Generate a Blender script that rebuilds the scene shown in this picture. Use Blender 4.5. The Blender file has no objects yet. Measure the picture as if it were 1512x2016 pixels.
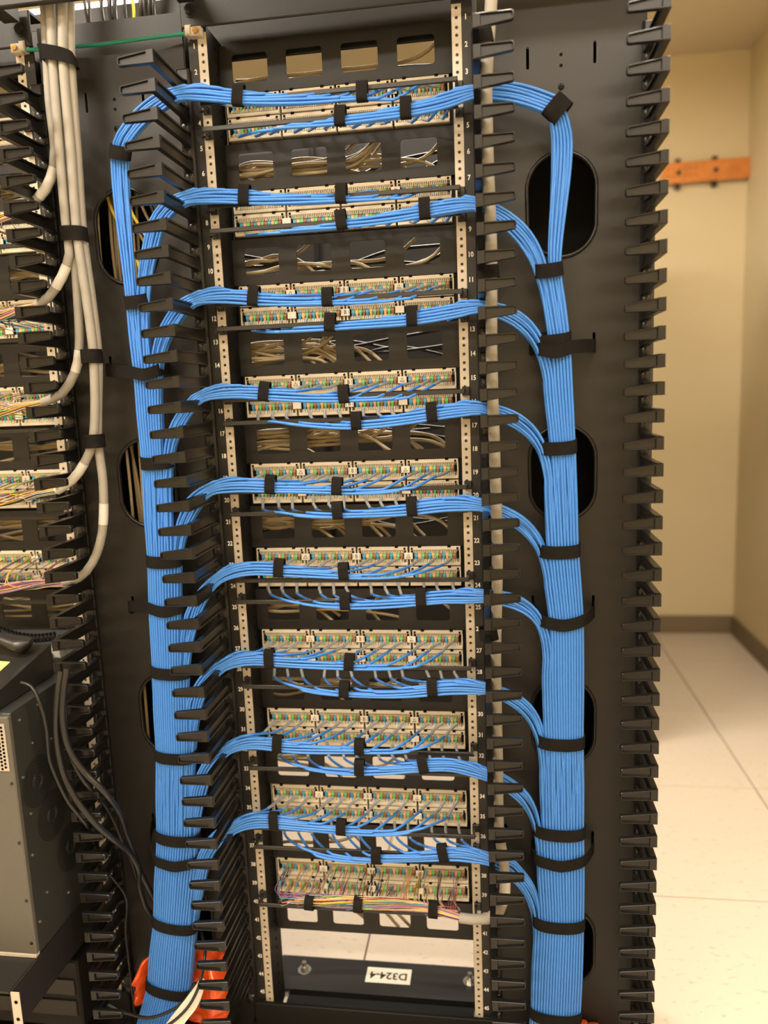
import bpy, bmesh, math, random
import numpy as np
from mathutils import Vector, Matrix

rnd = random.Random(7)
SC = bpy.context.scene
COL = SC.collection
PI = math.pi

# ------------------------------------------------------------------ camera
CAM = np.array([0.2832, -1.4654, 1.4067])
FPX = 1506.94
ROT = np.array([[0.989637, 0.137984, -0.039748], [-0.017422, -0.159387, -0.987062], [-0.142534, 0.977526, -0.155331]])
cam_d = bpy.data.cameras.new('camera')
cam = bpy.data.objects.new('camera', cam_d)
COL.objects.link(cam)
cam_d.sensor_fit = 'VERTICAL'
cam_d.sensor_height = 36.0
cam_d.sensor_width = 27.0
cam_d.lens = FPX / 2016 * 36.0
cam_d.clip_start = 0.02
cam_d.dof.use_dof = True
cam_d.dof.focus_distance = 1.45
cam_d.dof.aperture_fstop = cam_d.lens / 1000 / 0.015
r_, d_, f_ = ROT[0], ROT[1], ROT[2]
cam.matrix_world = Matrix(((r_[0], -d_[0], -f_[0], CAM[0]), (r_[1], -d_[1], -f_[1], CAM[1]),
                           (r_[2], -d_[2], -f_[2], CAM[2]), (0, 0, 0, 1)))
SC.camera = cam


def at(px, py, Y=None, Z=None, X=None):
    """the point of the room seen at a pixel, at a chosen depth (Y), height (Z) or side plane (X)"""
    d = ROT.T @ np.array([(px - 756) / FPX, (py - 1008) / FPX, 1.0])
    t = (Y - CAM[1]) / d[1] if Y is not None else ((Z - CAM[2]) / d[2] if Z is not None else (X - CAM[0]) / d[0])
    return CAM + t * d


# ------------------------------------------------------------------ world, lights, exposure
W = bpy.data.worlds.new('world')
SC.world = W
W.use_nodes = True
W.node_tree.nodes['Background'].inputs[0].default_value = (1.0, 0.88, 0.72, 1)
W.node_tree.nodes['Background'].inputs[1].default_value = 0.05
SC.view_settings.view_transform = 'Standard'
SC.view_settings.look = 'None'
SC.view_settings.gamma = 1
SC.view_settings.use_curve_mapping = False
SC.view_settings.exposure = 0.0
LIGHT = (1.0, 0.885, 0.75)
CEIL = 3.02
# ceiling troffers: x, y, power
LAMPS = [(-1.15, -1.0, 54), (0.95, -1.2, 24), (-0.85, -2.5, 46), (0.75, -2.5, 26), (-1.15, 1.78, 18), (-0.15, 0.95, 48), (1.0, 0.7, 9)]

# ------------------------------------------------------------------ materials
MATS = {}


def mat(name, col, rough=0.5, metal=0.0, spec=0.5, bump=0.0, bscale=200.0, var=0.0, vscale=8.0, coat=0.0, trans=0.0):
    if name in MATS:
        return MATS[name]
    m = bpy.data.materials.new(name)
    m.use_nodes = True
    nt = m.node_tree
    b = nt.nodes['Principled BSDF']
    b.inputs['Base Color'].default_value = (*col, 1)
    b.inputs['Roughness'].default_value = rough
    b.inputs['Metallic'].default_value = metal
    b.inputs['Specular IOR Level'].default_value = spec
    b.inputs['Coat Weight'].default_value = coat
    b.inputs['Transmission Weight'].default_value = trans
    tc = nt.nodes.new('ShaderNodeTexCoord')
    if var:
        n = nt.nodes.new('ShaderNodeTexNoise')
        n.inputs['Scale'].default_value = vscale
        n.inputs['Detail'].default_value = 5
        nt.links.new(tc.outputs['Object'], n.inputs['Vector'])
        mx = nt.nodes.new('ShaderNodeMix')
        mx.data_type = 'RGBA'
        mx.inputs['A'].default_value = (*[c * (1 - var) for c in col], 1)
        mx.inputs['B'].default_value = (*[min(1, c * (1 + var)) for c in col], 1)
        nt.links.new(n.outputs['Fac'], mx.inputs['Factor'])
        nt.links.new(mx.outputs['Result'], b.inputs['Base Color'])
    if bump:
        n2 = nt.nodes.new('ShaderNodeTexNoise')
        n2.inputs['Scale'].default_value = bscale
        n2.inputs['Detail'].default_value = 3
        nt.links.new(tc.outputs['Object'], n2.inputs['Vector'])
        bp = nt.nodes.new('ShaderNodeBump')
        bp.inputs['Strength'].default_value = bump
        bp.inputs['Distance'].default_value = 0.001
        nt.links.new(n2.outputs['Fac'], bp.inputs['Height'])
        nt.links.new(bp.outputs['Normal'], b.inputs['Normal'])
    MATS[name] = m
    return m


def emit(name, col, s):
    m = bpy.data.materials.new(name)
    m.use_nodes = True
    b = m.node_tree.nodes['Principled BSDF']
    b.inputs['Base Color'].default_value = (*col, 1)
    b.inputs['Emission Color'].default_value = (*col, 1)
    b.inputs['Emission Strength'].default_value = s
    return m


M_METAL = mat('black_powder_coat', (0.0115, 0.0108, 0.0098), 0.46, 0, 0.5, 0.15, 900, 0.10, 6)
M_PLAST = mat('black_plastic', (0.0080, 0.0076, 0.0070), 0.30, 0, 0.42)
M_PANEL = mat('black_panel_steel', (0.0086, 0.0081, 0.0074), 0.46, 0, 0.45, 0.1, 900, 0.12, 10)
M_BAR = mat('black_bar_plastic', (0.016, 0.015, 0.014), 0.38)
M_STRIP = mat('ivory_zinc_strip', (0.55, 0.49, 0.40), 0.42, 0.15, 0.5, 0.1, 500, 0.06, 20)
M_HOLE = mat('dark_hole', (0.006, 0.006, 0.006), 0.8, 0, 0.1)
M_WHITE = mat('white_print', (0.85, 0.82, 0.76), 0.6)
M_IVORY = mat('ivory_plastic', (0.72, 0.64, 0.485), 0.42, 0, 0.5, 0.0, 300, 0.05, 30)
M_TROUGH = mat('trough_shade_ivory', (0.40, 0.34, 0.24), 0.5)
M_IVORYT = mat('ivory_teeth', (0.78, 0.70, 0.54), 0.4)
M_TAG = mat('tag_plastic', (0.80, 0.74, 0.62), 0.45)
M_INK = mat('black_ink', (0.015, 0.015, 0.015), 0.7)
M_BLUE = mat('blue_pvc', (0.058, 0.235, 0.70), 0.36, 0, 0.4, 0.0, 300, 0.06, 25)
M_SLEEVE = mat('grey_sleeve', (0.38, 0.40, 0.42), 0.35, 0, 0.5)
M_VELCRO = mat('black_velcro', (0.014, 0.013, 0.012), 0.95, 0, 0.12, 1.0, 1400, 0.35, 60)
M_TAN = mat('tan_pvc', (0.42, 0.335, 0.20), 0.45)
M_GREY = mat('grey_pvc', (0.32, 0.302, 0.265), 0.5, 0, 0.3, 0.1, 120, 0.05, 12)
M_GREEN = mat('green_pvc', (0.010, 0.26, 0.19), 0.35)
M_YELLOWC = mat('yellow_pvc', (0.80, 0.60, 0.05), 0.4)
M_BLACKC = mat('black_cable', (0.012, 0.012, 0.012), 0.33)
M_STEEL = mat('bright_steel', (0.62, 0.60, 0.55), 0.3, 0.9)
M_DSTEEL = mat('black_screw', (0.03, 0.028, 0.025), 0.35, 0.4)
M_BRASS = mat('brass', (0.55, 0.33, 0.12), 0.35, 0.8)
M_COPPER = mat('copper_bar', (0.70, 0.27, 0.075), 0.45, 0.55, 0.5, 0.2, 60, 0.35, 14)
M_STICK = mat('white_sticker', (0.62, 0.60, 0.55), 0.5)
M_PAPER = mat('white_paper', (0.85, 0.80, 0.70), 0.6)
M_ORANGE = mat('orange_film', (0.86, 0.10, 0.015), 0.22, 0, 0.6, 0.3, 40, 0.25, 12, coat=0.4)
M_SERVER = mat('grey_server_paint', (0.105, 0.10, 0.085), 0.5, 0, 0.4, 0.1, 500)
M_SSIDE = mat('dark_grey_case', (0.04, 0.042, 0.040), 0.4, 0.2, 0.5, 0.1, 300, 0.1, 5)
M_PHONE = mat('phone_plastic', (0.022, 0.021, 0.020), 0.33, 0, 0.5, 0.05, 400)
M_YELLOW = mat('yellow_paper', (0.90, 0.83, 0.22), 0.7)
M_RED = mat('red_lamp', (0.55, 0.03, 0.02), 0.4)
M_WALL = mat('cream_wall_paint', (0.79, 0.68, 0.45), 0.7, 0, 0.3, 0.1, 150, 0.03, 2)
M_CEIL = mat('ceiling_paint', (0.76, 0.66, 0.50), 0.85, 0, 0.1, 0.1, 60, 0.03, 4)
M_BASE = mat('taupe_baseboard', (0.23, 0.175, 0.11), 0.55)
M_CAB_SHADE = mat('black_cabinet_and_flange_shade', (0.0055, 0.0052, 0.0048), 0.65, 0, 0.28)
M_LAMP = emit('lamp_diffuser', (1.0, 0.90, 0.74), 9.0)


def tile_mat():
    m = bpy.data.materials.new('speckled_floor_tile')
    m.use_nodes = True
    nt = m.node_tree
    b = nt.nodes['Principled BSDF']
    b.inputs['Roughness'].default_value = 0.38
    tc = nt.nodes.new('ShaderNodeTexCoord')
    mp = nt.nodes.new('ShaderNodeMapping')
    mp.inputs['Scale'].default_value = (1, 2.2, 1)
    n = nt.nodes.new('ShaderNodeTexNoise')
    n.inputs['Scale'].default_value = 38
    n.inputs['Detail'].default_value = 4
    r = nt.nodes.new('ShaderNodeValToRGB')
    r.color_ramp.elements[0].position = 0.30
    r.color_ramp.elements[0].color = (0.56, 0.49, 0.41, 1)
    r.color_ramp.elements[1].position = 0.40
    r.color_ramp.elements[1].color = (0.69, 0.615, 0.53, 1)
    nt.links.new(tc.outputs['Object'], mp.inputs['Vector'])
    nt.links.new(mp.outputs['Vector'], n.inputs['Vector'])
    nt.links.new(n.outputs['Fac'], r.inputs['Fac'])
    nt.links.new(r.outputs['Color'], b.inputs['Base Color'])
    return m


M_TILE = tile_mat()
M_SUB = mat('floor_joint', (0.16, 0.12, 0.08), 0.8)
PAIR = [mat('wire_blue', (0.06, 0.36, 0.60), 0.4), mat('wire_orange', (0.85, 0.50, 0.20), 0.4),
        mat('wire_green', (0.17, 0.60, 0.20), 0.4), mat('wire_brown', (0.34, 0.16, 0.06), 0.4)]
FAN = [mat('wire_white', (0.60, 0.54, 0.46), 0.4), mat('wire_red', (0.34, 0.05, 0.05), 0.4),
       mat('wire_black', (0.02, 0.02, 0.02), 0.4), mat('wire_yellow', (0.62, 0.44, 0.05), 0.4),
       mat('wire_violet', (0.30, 0.14, 0.34), 0.4), PAIR[0], PAIR[1], PAIR[2], PAIR[3],
       mat('wire_slate', (0.30, 0.29, 0.28), 0.4), mat('wire_pink', (0.52, 0.22, 0.22), 0.4)]


# ------------------------------------------------------------------ helpers
class MB:
    """collects simple shapes and builds ONE mesh"""

    def __init__(s):
        s.v, s.f, s.mi, s.sm = [], [], [], []

    def add(s, vs, fs, mi=0, smooth=False):
        o = len(s.v)
        s.v.extend([tuple(map(float, p)) for p in vs])
        for f in fs:
            s.f.append([o + i for i in f])
            s.mi.append(mi)
            s.sm.append(smooth)

    def box(s, x0, x1, y0, y1, z0, z1, mi=0):
        vs = [(x, y, z) for x in (x0, x1) for y in (y0, y1) for z in (z0, z1)]
        s.add(vs, [(0, 1, 3, 2), (4, 6, 7, 5), (0, 4, 5, 1), (2, 3, 7, 6), (0, 2, 6, 4), (1, 5, 7, 3)], mi)

    def bbox(s, x0, x1, y0, y1, z0, z1, c=0.002, mi=0):
        """box whose four front edges (low y) are chamfered"""
        yb = y0 + c
        vs = [(x0 + c, y0, z0 + c), (x1 - c, y0, z0 + c), (x1 - c, y0, z1 - c), (x0 + c, y0, z1 - c),
              (x0, yb, z0), (x1, yb, z0), (x1, yb, z1), (x0, yb, z1),
              (x0, y1, z0), (x1, y1, z0), (x1, y1, z1), (x0, y1, z1)]
        fs = [(0, 1, 2, 3), (8, 11, 10, 9)]
        for a in (0, 4):
            for i in range(4):
                j = (i + 1) % 4
                fs.append((a + i, a + 4 + i, a + 4 + j, a + j))
        s.add(vs, fs, mi)

    def prism(s, pts, y0, y1, mi=0, cap=True):
        """outline in x,z extruded along y"""
        n = len(pts)
        vs = [(p[0], y0, p[1]) for p in pts] + [(p[0], y1, p[1]) for p in pts]
        fs = [(i, (i + 1) % n, n + (i + 1) % n, n + i) for i in range(n)]
        if cap:
            fs += [tuple(range(n)), tuple(range(2 * n - 1, n - 1, -1))]
        s.add(vs, fs, mi)

    def cyl(s, p0, p1, r0, r1=None, n=10, mi=0, cap=True, smooth=True):
        r1 = r0 if r1 is None else r1
        p0, p1 = Vector(p0), Vector(p1)
        d = (p1 - p0).normalized()
        a = d.orthogonal().normalized()
        b = d.cross(a)
        vs = []
        for p, r in ((p0, r0), (p1, r1)):
            for i in range(n):
                t = 2 * PI * i / n
                vs.append(p + a * math.cos(t) * r + b * math.sin(t) * r)
        s.add(vs, [(i, (i + 1) % n, n + (i + 1) % n, n + i) for i in range(n)], mi, smooth)
        if cap:
            s.add(vs, [tuple(range(n - 1, -1, -1)), tuple(range(n, 2 * n))], mi)

    def tube(s, pts, r, n=7, mi=0):
        P = np.asarray(pts, float)
        T = np.gradient(P, axis=0)
        T /= np.linalg.norm(T, axis=1)[:, None] + 1e-12
        a = np.cross(T[0], (0.31, 0.17, 0.93))
        a /= np.linalg.norm(a)
        ang = np.arange(n) * 2 * PI / n
        vs = []
        for i in range(len(P)):
            a = a - T[i] * (a @ T[i])
            a /= np.linalg.norm(a)
            b = np.cross(T[i], a)
            vs.append(P[i] + r * (np.cos(ang)[:, None] * a + np.sin(ang)[:, None] * b))
        vs = np.concatenate(vs)
        fs = []
        for i in range(len(P) - 1):
            o = i * n
            fs += [(o + j, o + (j + 1) % n, o + n + (j + 1) % n, o + n + j) for j in range(n)]
        L = (len(P) - 1) * n
        s.add(vs, fs, mi, True)
        s.add([vs[j] for j in range(n)] + [vs[L + j] for j in range(n)],
              [tuple(range(n - 1, -1, -1)), tuple(range(n, 2 * n))], mi)

    def dome(s, c, rx, ry, rz, n=10, m=5, mi=0):
        """half ellipsoid whose pole points to -y"""
        vs, fs = [], []
        for j in range(m):
            t = j / m * PI / 2
            for i in range(n):
                a = 2 * PI * i / n
                vs.append((c[0] + rx * math.cos(t) * math.cos(a), c[1] - ry * math.sin(t), c[2] + rz * math.cos(t) * math.sin(a)))
        vs.append((c[0], c[1] - ry, c[2]))
        for j in range(m - 1):
            for i in range(n):
                fs.append((j * n + i, j * n + (i + 1) % n, (j + 1) * n + (i + 1) % n, (j + 1) * n + i))
        for i in range(n):
            fs.append(((m - 1) * n + i, (m - 1) * n + (i + 1) % n, m * n))
        s.add(vs, fs, mi, True)

    def sheet_hole(s, x0, x1, z0, z1, hx0, hx1, hz0, hz1, rad, y0, y1, mi=0, seg=4):
        """rectangle of sheet from y0 to y1 with a round-cornered hole right through it"""
        inner, outer = [], []
        for cx, cz, ox, oz, a0 in ((hx1 - rad, hz1 - rad, x1, z1, 0), (hx0 + rad, hz1 - rad, x0, z1, 90),
                                   (hx0 + rad, hz0 + rad, x0, z0, 180), (hx1 - rad, hz0 + rad, x1, z0, 270)):
            n = seg
            arc = [(cx + rad * math.cos(math.radians(a0 + 90 * i / n)), cz + rad * math.sin(math.radians(a0 + 90 * i / n))) for i in range(n + 1)]
            first = (ox, arc[0][1]) if a0 in (0, 180) else (arc[0][0], oz)
            last = (arc[n][0], oz) if a0 in (0, 180) else (ox, arc[n][1])
            for i in range(n + 1):
                inner.append(arc[i])
                t = i / n
                if t <= 0.5:
                    k = t * 2
                    outer.append((first[0] + (ox - first[0]) * k, first[1] + (oz - first[1]) * k))
                else:
                    k = t * 2 - 1
                    outer.append((ox + (last[0] - ox) * k, oz + (last[1] - oz) * k))
        n = len(inner)
        vs = [(p[0], y, p[1]) for y in (y0, y1) for p in outer] + [(p[0], y, p[1]) for y in (y0, y1) for p in inner]
        fs = []
        for i in range(n):
            j = (i + 1) % n
            fs += [(i, j, 2 * n + j, 2 * n + i), (n + i, 3 * n + i, 3 * n + j, n + j), (2 * n + i, 2 * n + j, 3 * n + j, 3 * n + i)]
        s.add(vs, fs, mi)
        return inner

    def ring(s, c, axis, da, db, a, b, w, th=0.0014, n=28, mi=0, e=2.6, bow=0.0):
        """a strap: band of width w around a super-ellipse"""
        c, axis, da, db = (np.asarray(q, float) for q in (c, axis, da, db))
        vs, fs = [], []
        for i in range(n):
            t = 2 * PI * i / n
            ct, st = math.cos(t), math.sin(t)
            u = abs(ct) ** (2 / e) * (1 if ct >= 0 else -1)
            v = abs(st) ** (2 / e) * (1 if st >= 0 else -1)
            for k, (off, rr) in enumerate(((-w / 2, 0), (-w / 2, th), (w / 2, th), (w / 2, 0))):
                vs.append(c + axis * (off + bow * v) + da * u * (a + rr) + db * v * (b + rr))
        for i in range(n):
            j = (i + 1) % n
            for k in range(4):
                fs.append((i * 4 + k, i * 4 + (k + 1) % 4, j * 4 + (k + 1) % 4, j * 4 + k))
        s.add(vs, fs, mi, False)

    def mesh(s, name, mats):
        me = bpy.data.meshes.new(name)
        me.from_pydata(s.v, [], s.f)
        for m in (mats if isinstance(mats, (list, tuple)) else [mats]):
            me.materials.append(m)
        me.polygons.foreach_set('material_index', s.mi)
        me.polygons.foreach_set('use_smooth', s.sm)
        bm = bmesh.new()
        bm.from_mesh(me)
        bmesh.ops.recalc_face_normals(bm, faces=bm.faces)
        bm.to_mesh(me)
        bm.free()
        me.update()
        return me

    def build(s, name, mats, parent=None, loc=(0, 0, 0)):
        return put(name, s.mesh(name, mats), parent, loc)


def put(name, me, parent=None, loc=(0, 0, 0), rot=None):
    o = bpy.data.objects.new(name, me)
    COL.objects.link(o)
    o.location = loc
    if rot:
        o.rotation_euler = rot
    if parent is not None:
        o.parent = parent
    return o


def tag(o, label, cat, group=None):
    o['label'] = label
    o['category'] = cat
    if group:
        o['group'] = group
    return o


def thing(name, label, cat, loc=(0, 0, 0), group=None):
    o = bpy.data.objects.new(name, None)
    o.empty_display_size = 0.05
    COL.objects.link(o)
    o.location = loc
    return tag(o, label, cat, group)


def struct(o):
    o['kind'] = 'structure'
    return o


def stuff(o):
    o['kind'] = 'stuff'
    return o


def spline(pts, step=0.012):
    """Catmull-Rom (centripetal) through pts, resampled"""
    P = [np.asarray(p, float) for p in pts]
    P = [P[0]] + [P[i] for i in range(1, len(P)) if np.linalg.norm(P[i] - P[i - 1]) > 1e-4]
    P = [2 * P[0] - P[1]] + P + [2 * P[-1] - P[-2]]
    out = []
    for i in range(1, len(P) - 2):
        p0, p1, p2, p3 = P[i - 1:i + 3]
        t0 = 0
        t1 = t0 + np.linalg.norm(p1 - p0) ** 0.5
        t2 = t1 + np.linalg.norm(p2 - p1) ** 0.5
        t3 = t2 + np.linalg.norm(p3 - p2) ** 0.5
        n = max(1, int(np.linalg.norm(p2 - p1) / step))
        for k in range(n):
            t = t1 + (t2 - t1) * k / n
            a1 = (t1 - t) / (t1 - t0) * p0 + (t - t0) / (t1 - t0) * p1
            a2 = (t2 - t) / (t2 - t1) * p1 + (t - t1) / (t2 - t1) * p2
            a3 = (t3 - t) / (t3 - t2) * p2 + (t - t2) / (t3 - t2) * p3
            b1 = (t2 - t) / (t2 - t0) * a1 + (t - t0) / (t2 - t0) * a2
            b2 = (t3 - t) / (t3 - t1) * a2 + (t - t1) / (t3 - t1) * a3
            out.append((t2 - t) / (t2 - t1) * b1 + (t - t1) / (t2 - t1) * b2)
    out.append(P[-2])
    return np.array(out)


TEXTS = {}


def text_mesh(s, size, m, bold=0.0):
    key = (s, size, m.name)
    if key in TEXTS:
        return TEXTS[key]
    cu = bpy.data.curves.new('lettering', 'FONT')
    cu.body = s
    cu.size = size
    cu.align_x = 'CENTER'
    cu.align_y = 'CENTER'
    cu.offset = bold
    cu.resolution_u = 3
    ob = bpy.data.objects.new('lettering', cu)
    COL.objects.link(ob)
    dg = bpy.context.evaluated_depsgraph_get()
    dg.update()
    me = bpy.data.meshes.new_from_object(ob.evaluated_get(dg))
    me.materials.clear()
    me.materials.append(m)
    for v in me.vertices:
        v.co = (v.co.x * (.84 if len(s) < 3 else 1), 0.0, v.co.y)
    COL.objects.unlink(ob)
    bpy.data.objects.remove(ob)
    bpy.data.curves.remove(cu)
    TEXTS[key] = me
    return me


ORD = ['first', 'second', 'third', 'fourth', 'fifth', 'sixth', 'seventh', 'eighth', 'ninth', 'tenth', 'eleventh', 'twelfth']
U = 0.04445
TOP = 2.07

# ------------------------------------------------------------------ the room
FX, FY = -0.06, 0.54          # a corner of the raised-floor grid
T = 0.61
fl = MB()
fl.box(-3.0, 1.62, -3.4, 2.90, -0.03, -0.012)
floor = struct(fl.build('floor', M_SUB))
tm = MB()
g = 0.004
tm.bbox(0, 1, 0, 1, 0, 1)
tile_me = None
for ix in range(-4, 3):
    for iy in range(-5, 4):
        x0, x1 = FX + ix * T + g / 2, FX + (ix + 1) * T - g / 2
        y0, y1 = FY + iy * T + g / 2, FY + (iy + 1) * T - g / 2
        if x0 > 1.58 or y0 > 2.85 or x1 < -1.9:
            continue
        x1c, y1c = min(x1, 1.585), min(y1, 2.875)
        t = MB()
        c = 0.0015
        w, d = x1c - x0, y1c - y0
        vs = [(c, c, 0), (w - c, c, 0), (w - c, d - c, 0), (c, d - c, 0), (0, 0, -c), (w, 0, -c), (w, d, -c), (0, d, -c),
              (0, 0, -.012), (w, 0, -.012), (w, d, -.012), (0, d, -.012)]
        fs = [(0, 1, 2, 3)]
        for a in (0, 4):
            fs += [(a + i, a + 4 + i, a + 4 + (i + 1) % 4, a + (i + 1) % 4) for i in range(4)]
        if abs(w - (T - g)) < 1e-6 and abs(d - (T - g)) < 1e-6:
            if tile_me is None:
                t.add(vs, fs)
                tile_me = t.mesh('floor_tile', M_TILE)
            put('floor_tile', tile_me, floor, (x0, y0, 0))
        else:
            t.add(vs, fs)
            t.build('floor_tile', M_TILE, floor, (x0, y0, 0))


def plain(name, m, *b):
    q = MB()
    q.box(*b)
    return struct(q.build(name, m))


plain('ceiling', M_CEIL, -3.0, 1.70, -3.4, 3.0, CEIL, CEIL + 0.08)
plain('wall_back', M_WALL, -3.0, 1.70, 2.88, 2.98, -0.03, CEIL)
plain('wall_front', M_WALL, -3.1, 1.70, -3.5, -3.4, -0.03, CEIL)
plain('wall_left', M_WALL, -3.1, -3.0, -3.4, 2.98, -0.03, CEIL)
plain('wall_right', M_WALL, 1.59, 1.70, -3.4, 2.88, -0.03, CEIL)
bb = MB()
bb.box(-3.0, 1.59, 2.868, 2.88, 0, 0.098)
bb.box(-3.0, 1.59, 2.862, 2.868, 0, 0.012)
struct(bb.build('baseboard_back', M_BASE))
bb = MB()
bb.box(1.578, 1.59, -3.4, 2.868, 0, 0.098)
bb.box(1.572, 1.578, -3.4, 2.862, 0, 0.012)
struct(bb.build('baseboard_right', M_BASE))

LAMPNAME = ['left of the nearer pair ahead of the racks', 'right of the nearer pair ahead of the racks', 'left of the farther pair ahead of the racks',
            'right of the farther pair ahead of the racks', 'behind the left cable manager', 'behind the middle rack', 'nearest the far right corner']
for (lx, ly, pw), nm in zip(LAMPS, LAMPNAME):
    t = thing('ceiling_light', 'long white ceiling light, ' + nm, 'light', (lx, ly, CEIL - 0.06))
    q = MB()
    q.box(-0.6, 0.6, -0.15, -0.14, 0, 0.06)
    q.box(-0.6, 0.6, 0.14, 0.15, 0, 0.06)
    q.box(-0.6, -0.59, -0.14, 0.14, 0, 0.06)
    q.box(0.59, 0.6, -0.14, 0.14, 0, 0.06)
    q.build('frame', M_WHITE, t)
    q = MB()
    q.box(-0.588, 0.588, -0.138, 0.138, 0.012, 0.02)
    q.build('diffuser', M_LAMP, t)
    la = bpy.data.lights.new('ceiling_lamp', 'AREA')
    la.shape = 'RECTANGLE'
    la.size, la.size_y = 1.16, 0.27
    la.energy = pw
    la.color = LIGHT
    lo = bpy.data.objects.new('lamp', la)
    COL.objects.link(lo)
    lo.parent = t
    lo.location = (0, 0, 0.008)

# copper earth bar on the far wall
bx0, bz0 = 1.16, 2.45
t = thing('copper_bus_bar', 'orange copper earthing bar on the cream far wall', 'bus bar', (bx0 + .215, 2.88, bz0))
q = MB()
q.box(-0.215, 0.215, -0.042, -0.034, -0.05, 0.05)
q.build('bar', M_COPPER, t)
for sx in (-0.13, 0.05):
    q = MB()
    q.cyl((sx, -0.034, 0), (sx, 0, 0), 0.022, 0.026, 12)
    q.cyl((sx, -0.048, 0), (sx, -0.042, 0), 0.012, n=6)
    q.build('standoff', M_BLACKC, t)
    q = MB()
    q.box(sx - .012, sx + .012, -0.03, 0, -0.075, 0.07)
    q.build('bracket', M_DSTEEL, t)
q = MB()
for i in range(6):
    for zz in (-0.015, 0.02):
        q.cyl((-0.18 + i * 0.027, -0.0425, zz), (-0.18 + i * 0.027, -0.0419, zz), 0.0035, n=8)
stuff(q.build('hole', M_HOLE, t))

# ------------------------------------------------------------------ black cabinets standing behind
for i, cx in enumerate((-2.35, -1.75, -1.15, -0.55, 0.05, 0.65 - .2 + .2)):
    t = thing('equipment_cabinet', 'tall black cabinet of the row behind the racks, ' + ORD[i] + ' from the left', 'cabinet', (cx - .1, 1.45, 0))
    q = MB()
    q.box(-0.297, 0.297, 0.02, 0.75, 0.04, 2.32)
    q.box(-0.28, 0.28, 0.03, 0.74, 0.001, 0.04)
    q.build('body', M_CAB_SHADE, t)
    q = MB()
    q.bbox(-0.285, 0.285, 0.0, 0.019, 0.06, 2.30, 0.004)
    dd = q.build('door', M_CAB_SHADE, t)
    q = MB()
    q.box(0.235, 0.262, -0.018, 0.0, 1.0, 1.16)
    q.build('handle', M_DSTEEL, dd)


# ------------------------------------------------------------------ open racks
def strip_mesh():
    """zinc strip of a rack rail with three real holes for each unit, local top at z=0"""
    q = MB()
    w = 0.0085
    for u in range(45):
        zt = -u * U
        cuts = [zt, zt - 0.0143, zt - 0.0302, zt - U]
        holes = [zt - 0.00635, zt - 0.0222, zt - 0.0381]
        cuts = [zt, (holes[0] + holes[1]) / 2, (holes[1] + holes[2]) / 2, zt - U]
        for h, a, b in zip(holes, cuts[:-1], cuts[1:]):
            q.sheet_hole(-w, w, b, a, -0.0029, 0.0029, h - 0.0029, h + 0.0029, 0.0028, -0.0012, 0.0, 0, 2)
            q.add([(-0.004, 0.0006, h - .004), (0.004, 0.0006, h - .004), (0.004, 0.0006, h + .004), (-0.004, 0.0006, h + .004)], [(0, 1, 2, 3)], 1)
        q.box(-0.004, 0.004, -0.0014, -0.0012, zt - U - .0004, zt - U + .0004, 2)
    return q.mesh('hole_strip', [M_STRIP, M_HOLE, M_WHITE])


STRIP = strip_mesh()


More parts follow.
